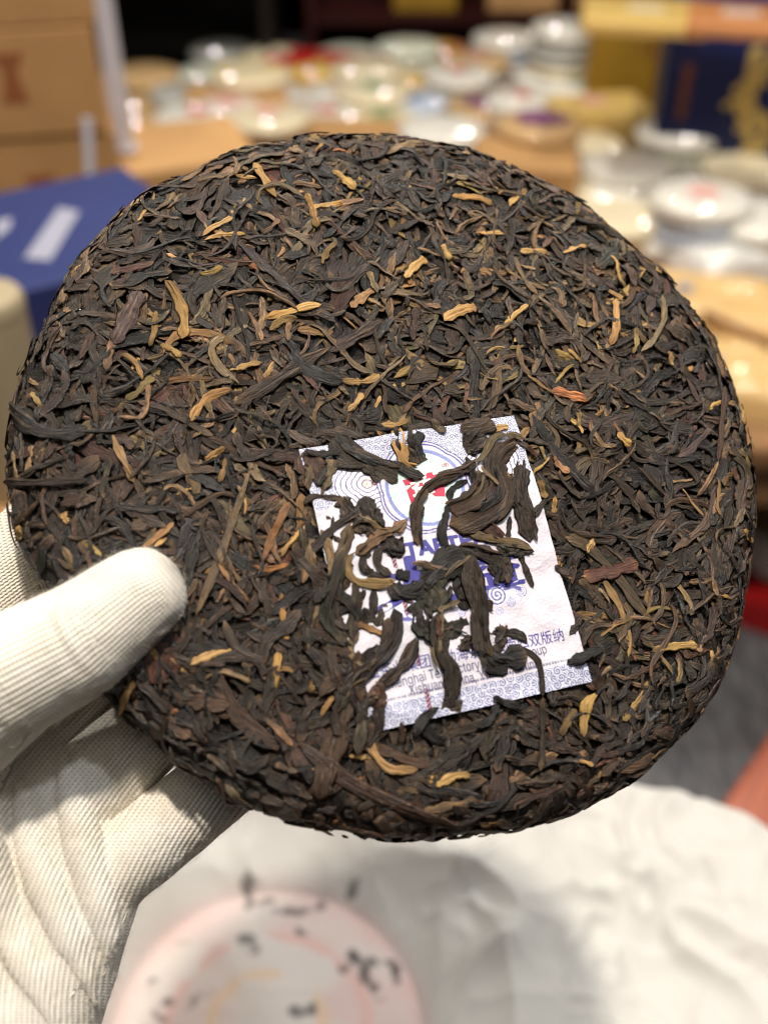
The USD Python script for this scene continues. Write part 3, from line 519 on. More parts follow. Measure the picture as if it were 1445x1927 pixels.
M_stem = leaf_look('tea_stem_bark', .55, .35, .8)

# core under the leaves
gt, gr = np.linspace(-math.pi, math.pi, 260, endpoint=False), np.linspace(0.0004, 1, 120)
rr_ = gr[:, None] * (Rc(gt) + T * 3.0)[None]
qc = np.stack([rr_ * np.cos(gt), rr_ * np.sin(gt)], -1)
hc = -.0016 + .0015 * np.clip((gr[:, None] - .76) / .08, 0, 1) + .0012 * (meshkit.fbm(np.concatenate([qc * 300, qc[..., :1] * 0], -1), 3, 2) - .5)
vc = bend(qc, hc); vc[-1, :, :2] *= .98
ii = np.arange(120 * 260).reshape(120, 260); jj = np.roll(ii, -1, 1)
vcore = np.concatenate([vc.reshape(-1, 3), [[0, 0, -T]]])
fc = np.stack([ii[:-1], ii[1:], jj[1:], jj[:-1]], -1).reshape(-1, 4); fc = np.concatenate([fc[:, [0, 1, 2]], fc[:, [0, 2, 3]], np.stack([ii[-1], np.full(260, 120 * 260), jj[-1]], 1)])
ccol = np.tile(np.array([[.016, .012, .010]]), (len(vcore), 1))
obj('pressed_core', (vcore, fc), M_leaf, TEA, True, col=ccol, uv=np.concatenate([qc.reshape(-1, 2) * 1000, [[0, 0]]]))

# ------------------------------------------------------------------ leaf builder, all leaves in one batch
NS, MS = 15, 15
_u = np.concatenate([np.linspace(-1, 1, 12), [.62, 0, -.62]])
_c = np.concatenate([np.clip(1 - np.abs(np.linspace(-1, 1, 12)) ** 3.5, 0, 1) ** .5, [-.55, -.75, -.55]])
_top = np.concatenate([np.ones(12), np.zeros(3)])
def build_leaves(S, W, TH, H0, seed, tilt=None, twist=.5, ends=None, hmax=None, wave=.25):
    """S (N, NS, 2) spines on the face, W widths, TH thickness, H0 base heights -> q (N, NS*MS, 2), h (N, NS*MS), ridge value."""
    rg = np.random.default_rng(seed); N = len(S); s = np.linspace(0, 1, NS)[None]
    tn = np.gradient(S, axis=1); tn /= np.maximum(np.linalg.norm(tn, axis=-1, keepdims=True), 1e-12); bn = np.stack([-tn[..., 1], tn[..., 0]], -1)
    p = rg.uniform(3.2, 12, (N, 1)) if ends is None else ends; sk = rg.uniform(.7, 1.5, (N, 1))
    prof = np.clip(1 - np.abs(2 * s ** sk - 1) ** p, 0, 1) ** .6
    ed = 1 + .18 * np.sin(s * rg.uniform(6, 16, (N, 1)) + rg.uniform(0, 6, (N, 1))) + .13 * rg.normal(0, 1, (N, NS))
    w = W[:, None] * np.clip(prof * ed, .03, 1.3)
    kr = rg.uniform(3, 8, (N, 1, 1)) * np.clip(W / .0022, .6, 1.9)[:, None, None]; pr = rg.uniform(0, 6, (N, 1, 1)); drift = rg.uniform(-1.6, 1.6, (N, 1, 1))
    u = _u[None, None] * np.ones((N, NS, 1))
    gate = .55 + .45 * np.sin(s * rg.uniform(2, 6, (N, 1)) + rg.uniform(0, 6, (N, 1)))[..., None]
    ridge = (1 - 1.9 * np.abs(np.sin(kr * .5 * u + pr + drift * s[..., None]))) * gate + (.6 - 1.2 * np.abs(np.sin(kr * .93 * u + pr * 2 - drift * 1.4 * s[..., None]))) * .6
    ridge = ridge + .35 * rg.normal(0, 1, ridge.shape)
    th = TH[:, None, None] * np.clip(prof, .12, 1)[..., None]
    asym = rg.uniform(-.9, .9, (N, 1, 1))
    top = th * _c[None, None] * (1 + .3 * asym * u) + th * .42 * ridge * _top[None, None] * (1 - .6 * np.abs(u) ** 4)
    lat = w[..., None] * .5 * u
    ta_ = (rg.uniform(-1, 1, (N, 1)) * twist + rg.uniform(-1, 1, (N, 1)) * twist * (s - .5) * 2 + .25 * twist * np.sin(s * rg.uniform(4, 9, (N, 1)) + rg.uniform(0, 6, (N, 1))))
    ca, sa = np.cos(ta_)[..., None], np.sin(ta_)[..., None]
    lat2, hh = lat * ca - top * sa, lat * sa + top * ca
    tl = (rg.normal(0, .0004, (N, 1)) if tilt is None else tilt[:, None]) * (2 * s - 1)
    wv = wave * .001 * np.sin(s * rg.uniform(3, 11, (N, 1)) + rg.uniform(0, 6, (N, 1)))
    hh = hh + (H0[:, None] + tl + wv)[..., None]
    if hmax is not None:
        k = .00022; hh = hmax - k * np.logaddexp(0, (hmax - hh) / k)
    q = S[:, :, None, :] + bn[:, :, None, :] * lat2[..., None]
    L = np.concatenate([np.zeros((N, 1)), np.cumsum(np.linalg.norm(np.diff(S, axis=1), axis=-1), 1)], 1)
    uv = np.stack([np.repeat(L[..., None], MS, -1), lat + top * .7], -1) * 1000 + rg.uniform(0, 400, (N, 1, 1, 2))
    return q, hh, ridge, uv
base_f = []
for a in range(NS - 1):
    for b in range(MS):
        c0, c1, d0, d1 = a * MS + b, a * MS + (b + 1) % MS, (a + 1) * MS + b, (a + 1) * MS + (b + 1) % MS
        base_f += [(c0, d0, d1), (c0, d1, c1)]
for b in range(1, MS - 1):
    base_f += [(0, b, b + 1), ((NS - 1) * MS, (NS - 1) * MS + b + 1, (NS - 1) * MS + b)]
base_f = np.array(base_f)
PAL = dict(d=(.0225, .0152, .0100), k=(.0095, .0080, .0068), b=(.042, .0240, .0140), r=(.048, .020, .0125), o=(.082, .056, .029), og=(.020, .018, .0115), t=(.160, .098, .048), g=(.46, .275, .095), h=(.27, .165, .068), x=(.27, .11, .042), p=(.031, .0190, .0145))
def paint(cls, ridge, seed):
    rg = np.random.default_rng(seed); N = len(cls)
    c = np.array([PAL[k] for k in cls]) * 1.2 * np.exp(rg.normal(0, .30, (N, 1))) * np.exp(rg.normal(0, .05, (N, 3)))
    dark_ = np.isin(cls, list('dkbrpo') + ['og'])[:, None, None]
    streak = np.clip((ridge - .45) * 1.6, 0, 1) * (rg.random((N, 1, 1)) < .5) * dark_
    col = c[:, None, None, :] * (1 - .0 * streak[..., None]) + streak[..., None] * np.array([.085, .058, .031])
    tipm = (rg.random((N, 1, 1)) < .26) * dark_ * np.clip(np.abs(np.linspace(-1, 1, NS))[None, :, None] * 3 - 2, 0, 1)
    col = col + tipm[..., None] * np.array([.09, .055, .025])
    gold = np.isin(cls, ['g', 'h', 't', 'x'])[:, None, None, None]
    fade = np.clip(1 - .55 * np.abs(np.linspace(-1, 1, NS) * rg.choice([-1, 1], (N, 1)) * .5 + .5) ** 3, 0, 1)[:, :, None, None]
    col = np.where(gold, col * fade * (1 - .22 * np.clip(-ridge, 0, 1)[..., None]), col)
    return np.minimum(col, np.array([.50, .31, .13]))
rg = np.random.default_rng(77)
RMAX = .095
def scatter(N, l0, l1, w0, w1, tang=.35, amax=1.95):
    th = rg.uniform(-math.pi, math.pi, N); top = Rc(th) + T * amax
    rho_ = top * np.sqrt(rg.random(N)); c = np.stack([rho_ * np.cos(th), rho_ * np.sin(th)], 1)
    ln = l0 * (l1 / l0) ** rg.random(N); w = w0 * (w1 / w0) ** rg.random(N)
    far_ = rho_ > .080; ln = np.where(far_, ln * .72, ln); w = np.where(far_, w * 1.12, w)
    fld = 6.0 * meshkit.noise(np.concatenate([c * 40, c[:, :1] * 0 + 5], 1), 9)
    d = fld + rg.normal(0, 1.1, N)
    rim_ = np.clip((rho_ - .072) / .018, 0, 1) * (rg.random(N) < .6)
    dt = th + math.pi / 2 + rg.normal(0, .45, N); d = np.where(rim_ > .4, dt, d)
    s = np.linspace(-.5, .5, NS); k1 = rg.normal(0, .38, N) * np.minimum(ln / .010, 1.6); k2 = rg.normal(0, .95, N) * np.minimum(ln / .012, 1.4)
    k2 = k2 * np.where(rg.random(N) < .18, 2.6, 1.)
    an = d[:, None] + k1[:, None] * s * 2 + k2[:, None] * (s ** 2 * 2 - .2) + .09 * np.sin(s * 15 + rg.uniform(0, 6, (N, 1)))
    st = np.stack([np.cos(an), np.sin(an)], -1) * (ln / (NS - 1))[:, None, None]
    S = np.cumsum(st, 1); S = S - S.mean(1, keepdims=True) + c[:, None]
    return S, w
def cls_pick(N, probs):
    k = list(probs); p = np.array([probs[x] for x in k], float); return np.array(k)[rg.choice(len(k), N, p=p / p.sum())]
TK = {}
SE, WE = scatter(170, .008, .018, .0045, .0085); CE = cls_pick(170, dict(d=40, k=20, b=16, p=14, og=6, r=3))
SA, WA = scatter(760, .014, .032, .0024, .0050);  CA = cls_pick(760, dict(d=40, k=22, b=16, p=10, r=3, o=6, og=3))
SB, WB = scatter(2300, .008, .022, .0013, .0030); CB = cls_pick(2300, dict(d=32, k=21, b=17, p=10, r=4, o=10, t=6, h=1.5))
SC_, WC_ = scatter(1700, .0035, .011, .0007, .0018); CC = cls_pick(1700, dict(d=32, k=18, b=16, p=8, r=5, o=11, t=10, h=3, g=1))
SD, WD = scatter(330, .010, .024, .0007, .0013); CD = cls_pick(330, dict(d=34, k=28, b=20, o=12, t=4))
SG, WG = scatter(230, .004, .012, .0008, .0019); CG = cls_pick(230, dict(g=5, h=5, t=6, x=1))
def patch(S, C, sd, k=('t', 'h', 'o', 'g')):
    c = S.mean(1); n = meshkit.noise(np.concatenate([c * 38, c[:, :1] * 0 + 1.5], 1), 17) + .22 * np.clip(c[:, 1] / .09, -1, 1)
    r2 = np.random.default_rng(sd); C = C.copy()
    drop = np.isin(C, list(k)) & (n < .42) & (r2.random(len(C)) < .75); C[drop] = 'd'
    more = ~np.isin(C, list(k)) & (n > .58) & (r2.random(len(C)) < .30); C[more] = r2.choice(['t', 'o', 'o', 'h', 't'], more.sum())
    return C
CB = patch(SB, CB, 1); CC = patch(SC_, CC, 2); CD = patch(SD, CD, 3)
# traced leaves: picture points of the spine, width in picture pixels, colour class, extra height (mm)
TR = """743,805 753,834 760,863 778,880|26|g|1.5
310,530 335,565 347,605 342,640|18|g|.9
360,792 372,768 390,750 415,740 438,735|15|g|.9
497,600 545,585 605,572|15|g|.9
508,622 530,604 560,598|14|h|.8
836,603 852,590 870,583 897,579|20|g|.9
763,524 782,500 803,488|17|g|.9
575,365 588,395 595,432|13|g|.8
583,392 610,388 645,384|11|g|.9
625,320 645,335 668,358|15|g|.8
378,442 405,424 438,410|11|g|.9
385,450 420,440 462,442|9|g|.9
850,368 890,370 928,382|13|g|.8
890,441 920,438 952,438|10|g|.8
980,471 1005,468 1032,473|12|g|.8
1060,475 1085,465 1103,462|10|g|.8
1160,560 1160,610 1148,650|13|h|.9
1196,615 1198,640 1190,665|10|h|.8
1245,555 1248,595 1232,635 1205,662|12|o|.9
1036,735 1070,742 1105,755|18|x|.7
974,648 980,680 1000,708|11|t|.9
640,714 680,720 714,704|13|g|.8
740,712 760,700 772,688|11|g|.8
430,700 462,690 495,682|12|h|.8
280,722 276,760 262,785 222,784|10|t|.9
212,818 232,865 252,906|13|t|.8
493,1060 512,1012 545,945|13|x|1.1
474,1065 500,1071 545,1060|9|x|1.0
1228,1226 1262,1217 1312,1215|14|g|.9
1128,1303 1102,1332 1098,1388|18|g|.9
1085,1335 1068,1360 1055,1385|14|h|.8
690,1380 712,1428 742,1450 787,1449|15|h|.9
612,1264 597,1280 582,1306|15|h|.9
231,1343 240,1310 255,1280|11|g|.8
1362,728 1358,790 1350,868|10|b|1.0
1350,868 1335,900 1310,935|9|t|.9
12,903 70,907 170,904|11|d|1.2
22,755 55,800 110,818 165,802|24|k|1.0
472,880 445,960 415,1045 368,1160|13|o|.9
655,1320 628,1400 602,1500|36|b|.9
560,1395 690,1490 860,1548|24|b|.9
430,440 520,520 600,600|18|p|.5
440,760 490,735 560,690 620,655|22|b|.8
620,660 660,640 720,600|20|p|.7
545,665 570,690 645,720|24|k|.8
690,1010 700,1005 715,1000|12|d|1.2
215,650 240,600 265,550|28|p|.8
200,700 208,660 225,620|14|t|.7
1010,560 1040,585 1075,630|14|o|.8
970,480 985,520 1010,555|10|o|.8
1120,500 1150,480 1160,450|28|og|.9
1000,780 1050,860 1120,930|20|k|.7
1040,860 1055,880 1070,892|13|h|.9
1012,905 1020,925 1024,940|13|h|.9
1160,815 1175,830 1188,838|12|g|.8
1110,790 1125,830 1150,845|10|t|.8
1105,1040 1112,1028 1120,1010|12|g|.9
1200,1060 1150,1075 1100,1085|28|r|.6
1320,620 1345,660 1358,710|10|t|.7
905,1120 905,1160 910,1200|6|b|1.9
575,848 582,880 588,920|44|b|1.3
626,866 612,895 597,930|25|o|1.4
632,820 650,852 688,872 725,893 749,906|36|d|1.6
653,815 676,846 705,867 747,874 776,890 800,895|13|d|2.2
626,869 660,877 695,871|13|d|1.8
717,797 735,800 768,789|9|g|2.0
776,800 780,838 788,872|30|k|1.5
572,950 593,936 622,938 645,938|10|b|1.7
640,940 652,962 660,985|26|d|1.6
687,934 693,958 712,986 724,994|28|d|1.9
558,1058 601,1023 628,994 676,958 686,934|14|d|2.2
612,973 630,996 633,1015 637,1034|9|d|1.6
657,985 651,1019 637,1056 628,1092|19|o|1.9
664,1001 684,990 704,1008|24|b|1.6
768,975 743,996 714,1008 693,1027 668,1042|19|t|2.2
668,1040 652,1062 656,1080 680,1098 712,1099 745,1090|14|h|2.4
724,1010 743,1029 763,1038|30|d|1.6
738,1027 714,1035 709,1054 719,1073 738,1080|13|d|2.1
696,1036 682,1060 694,1080|14|d|1.7
684,1065 700,1080 727,1086|12|d|1.8
894,868 872,885 830,902 798,921|19|b|2.0
806,918 786,950 783,990 788,1024|20|b|2.2
984,829 964,819 941,819 925,828 916,846 904,863 890,870|11|o|2.5
870,838 893,834 918,826|36|d|1.4
864,808 893,806 928,796|36|b|1.2
920,814 937,807 956,804|11|g|1.7
974,842 949,848 931,869 934,896 941,921 929,946 900,967 846,986|46|b|1.9
918,902 890,940 846,960|36|b|1.7
876,860 887,886 894,910|10|d|2.3
904,878 922,896 944,918|7|o|3.0
880,906 858,915 846,929 850,948|10|k|1.7
844,948 837,979 831,1000 839,1025 849,1045|14|k|2.2
979,875 976,905 981,946 991,988 998,1020|30|d|1.8
959,892 958,925 978,958|20|d|1.7
872,980 904,988 929,1004 946,1016|26|r|1.8
869,986 900,1008 941,1017 976,1023 1002,1034|14|o|2.3
940,1020 972,1034 1000,1034|24|og|1.9
958,972 957,995 956,1016|8|k|1.6
978,1042 987,1064 1005,1104|10|d|1.6
908,962 908,985|9|d|1.5
794,1088 830,1070 878,1048|44|k|2.3
816,1056 850,1040 890,1038 934,1050|24|d|2.0
928,1040 942,1065 955,1093|32|d|2.2
886,1036 888,1082 897,1125 903,1175 908,1215 914,1230|32|d|2.6
898,1096 912,1130 928,1147|17|b|2.0
880,1086 862,1103 872,1128 880,1147|19|k|1.9
800,1092 818,1122 830,1150|48|og|2.1
866,1130 845,1139 825,1148|8|o|3.2
792,1128 792,1163 804,1186 822,1196|38|og|1.8
827,1150 827,1196 835,1238 851,1262 853,1318|28|d|2.4
824,1160 826,1180 828,1200|10|r|3.2
840,1200 849,1188 884,1174|24|d|1.7
864,1222 876,1210 890,1198|19|b|1.6
918,1190 949,1189 974,1192 993,1210|13|d|1.8
945,1176 945,1200 935,1224|19|d|2.0
905,1228 934,1248 961,1238 994,1233|32|k|2.0
971,1218 996,1227 1015,1246 1021,1279 1022,1310|10|d|1.8
1022,1310 1022,1380 1016,1452|9|d|1.2
728,1096 756,1113 780,1112 806,1078|28|k|2.0
744,1076 772,1084|15|k|2.0
667,1094 669,1134 663,1175 663,1208|17|d|1.9
704,1103 702,1138 700,1172|13|d|1.8
684,1144 697,1172|11|d|1.7
728,1138 717,1159 710,1182|15|d|1.6
740,1145 749,1175 738,1208 713,1242 673,1272 650,1300|24|d|2.3
731,1162 725,1206 708,1236|15|b|2.5
782,1200 771,1233 746,1265 710,1292|19|b|1.8
672,1175 700,1184 724,1197|10|h|2.0
576,1215 611,1248 653,1272|18|d|1.8
576,1196 622,1200 655,1208|22|d|1.7
620,1222 649,1229 670,1258|15|b|2.0
651,1030 632,1092 615,1155 628,1186 652,1208|22|og|2.3
640,1128 648,1142 652,1158|22|r|1.4
600,1158 608,1175 614,1192|26|b|1.4
700,1292 712,1312 712,1334|28|b|1.6
704,1330 710,1345 706,1362|15|b|1.7
832,1322 850,1328 870,1330|22|d|1.9
852,1310 852,1338|22|d|1.8
580,1262 620,1290 690,1300|22|d|1.6
600,1100 590,1150 585,1230|22|d|1.4
640,1090 628,1140 640,1180|14|b|1.7
665,1210 650,1240 690,1260|14|d|1.7
690,1225 700,1250 668,1290|13|d|1.9
648,1300 640,1340 650,1390|26|d|1.5
690,1300 680,1340 690,1378|20|d|1.5"""
def resample(p, n=NS):
    p = np.array(p, float)
    if len(p) == 2: p = np.stack([p[0], p.mean(0) + np.array([-(p[1] - p[0])[1], (p[1] - p[0])[0]]) * .03, p[1]])
    t = np.concatenate([[0], np.cumsum(np.linalg.norm(np.diff(p, axis=0), axis=1))]); t /= t[-1]
    from scipy.interpolate import PchipInterpolator
    x = np.linspace(0, 1, n); return np.stack([PchipInterpolator(t, p[:, k])(x) for k in (0, 1)], 1)
ST, WT, CT, HT = [], [], [], []
MMPX = .27 / 2000
for line in TR.split('\n'):
    pts, w, c, h = line.split('|')
    ST.append(face(resample([tuple(map(float, x.split(','))) for x in pts.split()]), float(h) * .001)); WT.append(float(w) * MMPX * 1.12); CT.append(c); HT.append(float(h) * .001)
ST, WT, CT, HT = np.array(ST), np.array(WT), np.array(CT), np.array(HT)
# the broad rolled leaves over the ticket are bundles: thinner strands lie along each
br = np.random.default_rng(31); SX, WX, CX_, HX = [], [], [], []
for S_, w_, c_, h_ in zip(ST, WT, CT, HT):
    if h_ < .00125 or w_ < 17 * MMPX: continue
    tn_ = np.gradient(S_, axis=0); tn_ /= np.linalg.norm(tn_, axis=1, keepdims=True); bn_ = np.stack([-tn_[:, 1], tn_[:, 0]], 1)
    for k in range(3):
        a_, b_ = sorted(br.uniform(-.08, 1.08, 2)); 
        if b_ - a_ < .35: a_, b_ = max(a_ - .3, -.05), min(b_ + .3, 1.08)
        t_ = np.linspace(a_, b_, NS); base_ = np.stack([np.interp(t_, np.linspace(0, 1, NS), S_[:, j]) for j in (0, 1)], 1) + np.stack([np.interp(t_, [0, 1], [0, 0])] * 2, 1)
        ext = np.where(t_ > 1, t_ - 1, np.where(t_ < 0, t_, 0))[:, None] * np.linalg.norm(S_[-1] - S_[0]) * np.where(t_ > .5, 1, 1)[:, None] * np.where((t_ > .5)[:, None], tn_[-1], tn_[0])
        off_ = (br.uniform(-.36, .36) + br.normal(0, .16) * (np.linspace(-1, 1, NS)) + .08 * np.sin(np.linspace(0, br.uniform(3, 8), NS)))[:, None] * w_
        nb2 = np.stack([np.interp(np.clip(t_, 0, 1), np.linspace(0, 1, NS), bn_[:, j]) for j in (0, 1)], 1)
        SX.append(base_ + ext + nb2 * off_); WX.append(w_ * br.uniform(.16, .36)); CX_.append(br.choice([c_, c_, 'd', 'k', 'b', 'o'] if c_ in 'dkb' else [c_, c_, c_, 'd'])); HX.append(h_ * .85 + .0003 + w_ * .06 * br.uniform(.3, 1.6))
SX, WX, CX_, HX = np.array(SX), np.array(WX), np.array(CX_), np.array(HX)
for k, (a, b) in enumerate([((0, 1))]): pass
# more leaves crowding over the left edge of the ticket
zone = Polygon([(560, 990), (610, 1010), (650, 1080), (690, 1180), (705, 1380), (680, 1400), (640, 1300), (590, 1150)])
zr = np.random.default_rng(3)
SZ_, WZ_, CZ_ = [], [], []
while len(SZ_) < 46:
    c = np.array([zr.uniform(560, 710), zr.uniform(990, 1400)])
    if not zone.contains(Point(c)): continue
    a = zr.normal(1.9, .7); L_ = zr.uniform(25, 65); t_ = np.linspace(-1, 1, NS)
    an = a + zr.normal(0, .5) * t_
    p = c + np.cumsum(np.stack([np.cos(an), np.sin(an)], 1), 0) * (2 * L_ / NS) - np.array([math.cos(a), math.sin(a)]) * L_
    SZ_.append(face(p, .0015)); WZ_.append(zr.uniform(9, 24) * MMPX); CZ_.append(zr.choice(['d', 'd', 'k', 'b', 'o', 'p', 'b']))
for (ex, ey) in ((1000, 905), (1012, 960), (1052, 1075), (1075, 1160), (1100, 1240), (1040, 1305), (960, 1325), (905, 1340), (800, 1360), (740, 1372), (985, 830), (830, 800), (600, 842)):
    a = zr.uniform(0, 3.1); L_ = zr.uniform(18, 42); t_ = np.linspace(-1, 1, NS); an = a + zr.normal(0, .4) * t_
    p = np.array([ex, ey]) + zr.normal(0, 6, 2) + np.cumsum(np.stack([np.cos(an), np.sin(an)], 1), 0) * (2 * L_ / NS) - np.array([math.cos(a), math.sin(a)]) * L_
    SZ_.append(face(p, .0012)); WZ_.append(zr.uniform(9, 20) * MMPX); CZ_.append(zr.choice(['d', 'k', 'b', 'o', 'p']))
SZ_, WZ_, CZ_ = np.array(SZ_), np.array(WZ_), np.array(CZ_)

# ------------------------------------------------------------------ ticket frame (millimetres, u right, v down)
LC = face([(560, 846), (970, 783), (1110, 1283), (690, 1383)], .001) * 1000
o0 = LC[0]; eu = ((LC[1] - LC[0]) + (LC[2] - LC[3])) / 2; LW = np.linalg.norm(eu); eu /= LW
ev = np.array([eu[1], -eu[0]]); LH = np.mean([(LC[3] - LC[0]) @ ev, (LC[2] - LC[1]) @ ev])
o0 = LC.mean(0) - eu * LW / 2 - ev * LH / 2
def tk(px): d = face(np.atleast_2d(px), .001) * 1000 - o0; return np.stack([d @ eu, d @ ev], 1)
def untk(uv): return (o0 + uv[..., :1] * eu + uv[..., 1:] * ev) / 1000
Lpoly = Polygon(untk(np.array([(0., 0), (LW, 0), (LW, LH), (0, LH)])))
def paper_h(uv):
    q = np.concatenate([uv * .11, uv[..., :1] * 0 + 1], -1)
    return .0010 + .0015 * (meshkit.fbm(q, 3, 30) - .5) + .0005 * ridged(uv, .07, 8) ** 4 + .00022 * ridged(uv, .16, 5) ** 3 

# ------------------------------------------------------------------ assemble all leaves
def lower_in_ticket(q, h):
    """Leaves beneath the ticket stay below the paper."""
    d = q * 1000 - o0; u, v = d @ eu, d @ ev
    ins = np.minimum(np.minimum(u, LW - u), np.minimum(v, LH - v))
    return np.where(ins > -.3, np.minimum(h, .0000 - .0004 * np.clip(ins, 0, 1)), h)
sets = []
def add(S, W, C, H0, seed, under=True, thick=(.16, .42), **kw):
    r2 = np.random.default_rng(seed + 500)
    TH = W * r2.uniform(*thick, len(W)) * .5
    q, h, ridge, uv = build_leaves(S, W, TH, H0, seed, **kw)
    if under: h = lower_in_ticket(q, h)
    sets.append((bend(q, h), paint(C, ridge, seed + 9) * np.where(np.isin(C, list('dkbrp') + ['og']) & (seed in (7, 8, 12)), .78, 1.)[:, None, None, None], uv, C, W, np.linalg.norm(np.diff(S, axis=1), axis=-1).sum(1), S.mean(1)))
g5 = lambda n, m, s: rg.normal(m, s, n)
add(SE, WE, CE, g5(170, -.0005, .0004), 11, twist=.12, hmax=.0010, thick=(.07, .13), ends=np.full((170, 1), 5.))
add(SA, WA, CA, g5(760, -.0006, .0005), 1, twist=.3, hmax=.0009, thick=(.08, .20))
add(SB, WB, CB, g5(2300, -.0002, .0006), 2, twist=.55, hmax=.0010, thick=(.12, .32))
add(SC_, WC_, CC, g5(1700, .0001, .0006), 3, twist=.7, hmax=.0010, thick=(.14, .34))
add(SD, WD, CD, g5(330, .0004, .0005), 4, twist=.5, hmax=.0016, thick=(.6, .9))
add(SG, WG, CG, g5(230, .0003, .0005), 5, twist=.5, hmax=.0014, thick=(.25, .5))
tm = HT < 1.25e-3
add(ST[tm], WT[tm], CT[tm], HT[tm] * 1.0 + .0001, 6, under=False, twist=.3, thick=(.18, .34), tilt=np.zeros(tm.sum()))
add(ST[~tm], WT[~tm], CT[~tm], HT[~tm] * .85 + .0003, 7, under=False, twist=.2, thick=(.07, .15), tilt=np.zeros((~tm).sum()), ends=np.full(((~tm).sum(), 1), 9.), wave=.15)
add(SX, WX, CX_, HX, 12, under=False, twist=.6, thick=(.3, .6), tilt=np.zeros(len(HX)), wave=.3)
add(SZ_, WZ_, CZ_, np.random.default_rng(4).uniform(.0011, .0022, len(WZ_)), 8, under=False, twist=.3, thick=(.10, .24))
VV = np.concatenate([s[0].reshape(len(s[0]), -1, 3) for s in sets]); CO = np.concatenate([s[1].reshape(len(s[1]), -1, 3) for s in sets]); UV = np.concatenate([s[2].reshape(len(s[2]), -1, 2) for s in sets])
CLS = np.concatenate([s[3] for s in sets]); AR = np.concatenate([s[4] * s[5] for s in sets]); WW = np.concatenate([s[4] for s in sets]); MID = np.concatenate([s[6] for s in sets])
LEN = np.concatenate([s[5] for s in sets]); traced = np.zeros(len(CLS), bool); traced[-len(WT) - len(WZ_) - len(WX):] = True
kind = np.where(np.isin(CLS, ['g', 'h']), 'golden_bud', np.where((LEN / WW > 9) & (WW < .0018), 'stem', np.where(np.isin(CLS, ['b', 'r', 'x', 'p']), 'brown_leaf', np.where(np.isin(CLS, ['o', 't', 'og']), 'olive_leaf', 'dark_leaf'))))
score = AR * np.where(traced, 100, 1) * np.where(np.hypot(MID[:, 0], MID[:, 1]) > .10, .2, 1)
single = np.zeros(len(CLS), bool)
for kd in np.unique(kind):
    ix = np.where(kind == kd)[0]; ix = ix[np.argsort(-score[ix])][:290]
    single[ix] = True
    for i in ix:
        obj(kd, (VV[i], base_f), M_bud if kd == 'golden_bud' else M_stem if kd == 'stem' else M_leaf, TEA, 70 if False else True, col=CO[i], uv=UV[i])
ix = np.where(~single)[0]
rest = obj('leaf_fragments', (VV[ix].reshape(-1, 3), (base_f[None] + (np.arange(len(ix)) * NS * MS)[:, None, None]).reshape(-1, 3)), M_leaf, TEA, True, col=CO[ix].reshape(-1, 3), uv=UV[ix].reshape(-1, 2))
tag(rest, kind='stuff')

# ------------------------------------------------------------------ the ticket: paper with printed ground, lettering laid on it
NU, NV = 360, 440
gu, gv = np.meshgrid(np.linspace(0, LW, NU), np.linspace(0, LH, NV)); uvm = np.stack([gu, gv], -1)
rgk = np.random.default_rng(12)
white = np.array(lin(201, 200, 208)); blue = np.array(lin(96, 104, 158)); pale = np.array(lin(196, 196, 222)); indigo = np.array(lin(64, 62, 140))
col = np.tile(white, (NV, NU, 1))
def blend(m, c):
    global col
    m = np.clip(m, 0, 1)[..., None]; col = col * (1 - m) + m * np.array(c)
# faint guilloche of the ground
g1 = meshkit.fbm(np.concatenate([uvm * .09, gu[..., None] * 0], -1), 2, 41)
blend(.30 * (np.sin(g1 * 150) > .35), lin(205, 198, 206))
blend(.28 * np.clip(meshkit.noise(np.concatenate([uvm * .06, gu[..., None] * 0 + 3], -1), 5) - .45, 0, 1) * 2, lin(222, 196, 214))
LCX = tk([(799, 917)])[0]; LR = np.mean(np.abs(tk([(863, 908), (735, 928)])[:, 0] - LCX[0]))
bc_ = tk([(870, 1120)])[0]; rb_ = np.hypot(gu - bc_[0], gv - bc_[1])
blend(.35 * ((np.abs(rb_ - 16.5) < 1.4) & (np.sin(rb_ * 12) > 0)), lin(190, 192, 196))
# bands of scroll clouds
def scrolls(mask, cell, seed, c_in, c_bg, fill):
    rq = np.random.default_rng(seed)
    pts = np.array([(x + rq.uniform(-.35, .35) * cell + (.5 * cell if j % 2 else 0), y + rq.uniform(-.3, .3) * cell) for j, y in enumerate(np.arange(-cell, LH + cell, cell * .86)) for x in np.arange(-cell, LW + cell, cell)])
    hand = rq.choice([-1, 1], len(pts)); rot = rq.uniform(0, 6.28, len(pts))
    m = np.where(mask > 0); P = np.stack([gu[m], gv[m]], 1)
    d, i = cKDTree(pts).query(P, k=2)
    a = np.arctan2(P[:, 1] - pts[i[:, 0], 1], P[:, 0] - pts[i[:, 0], 0])
    ph = d[:, 0] / (cell * .26) - hand[i[:, 0]] * (a + rot[i[:, 0]]) / (2 * math.pi)
    line = np.abs((ph % 1) - .5) > fill
    border = (d[:, 1] - d[:, 0]) < cell * .07
    out = np.zeros(mask.shape); out[m] = np.where(border, 0.0, np.where(line, 1, .0))
    bg = np.zeros(mask.shape); bg[m] = 1
    blend(bg * mask * .75, c_bg); blend(out * mask, c_in)
dl = np.hypot(gu - LCX[0], gv - LCX[1])
lobe = LR * 1.30 * (1 + .05 * np.abs(np.sin(4 * np.arctan2(gv - LCX[1], gu - LCX[0]))))
bandv = tk([(990, 893), (580, 962)])[:, 1].mean()
sway = bandv + .9 * np.sin(gu * .8) - 2.6 * np.exp(-((gu - LCX[0]) / 16) ** 2) * 0
low = tk([(715, 1362 - 40), (1100, 1283 - 42)])[:, 1].mean()
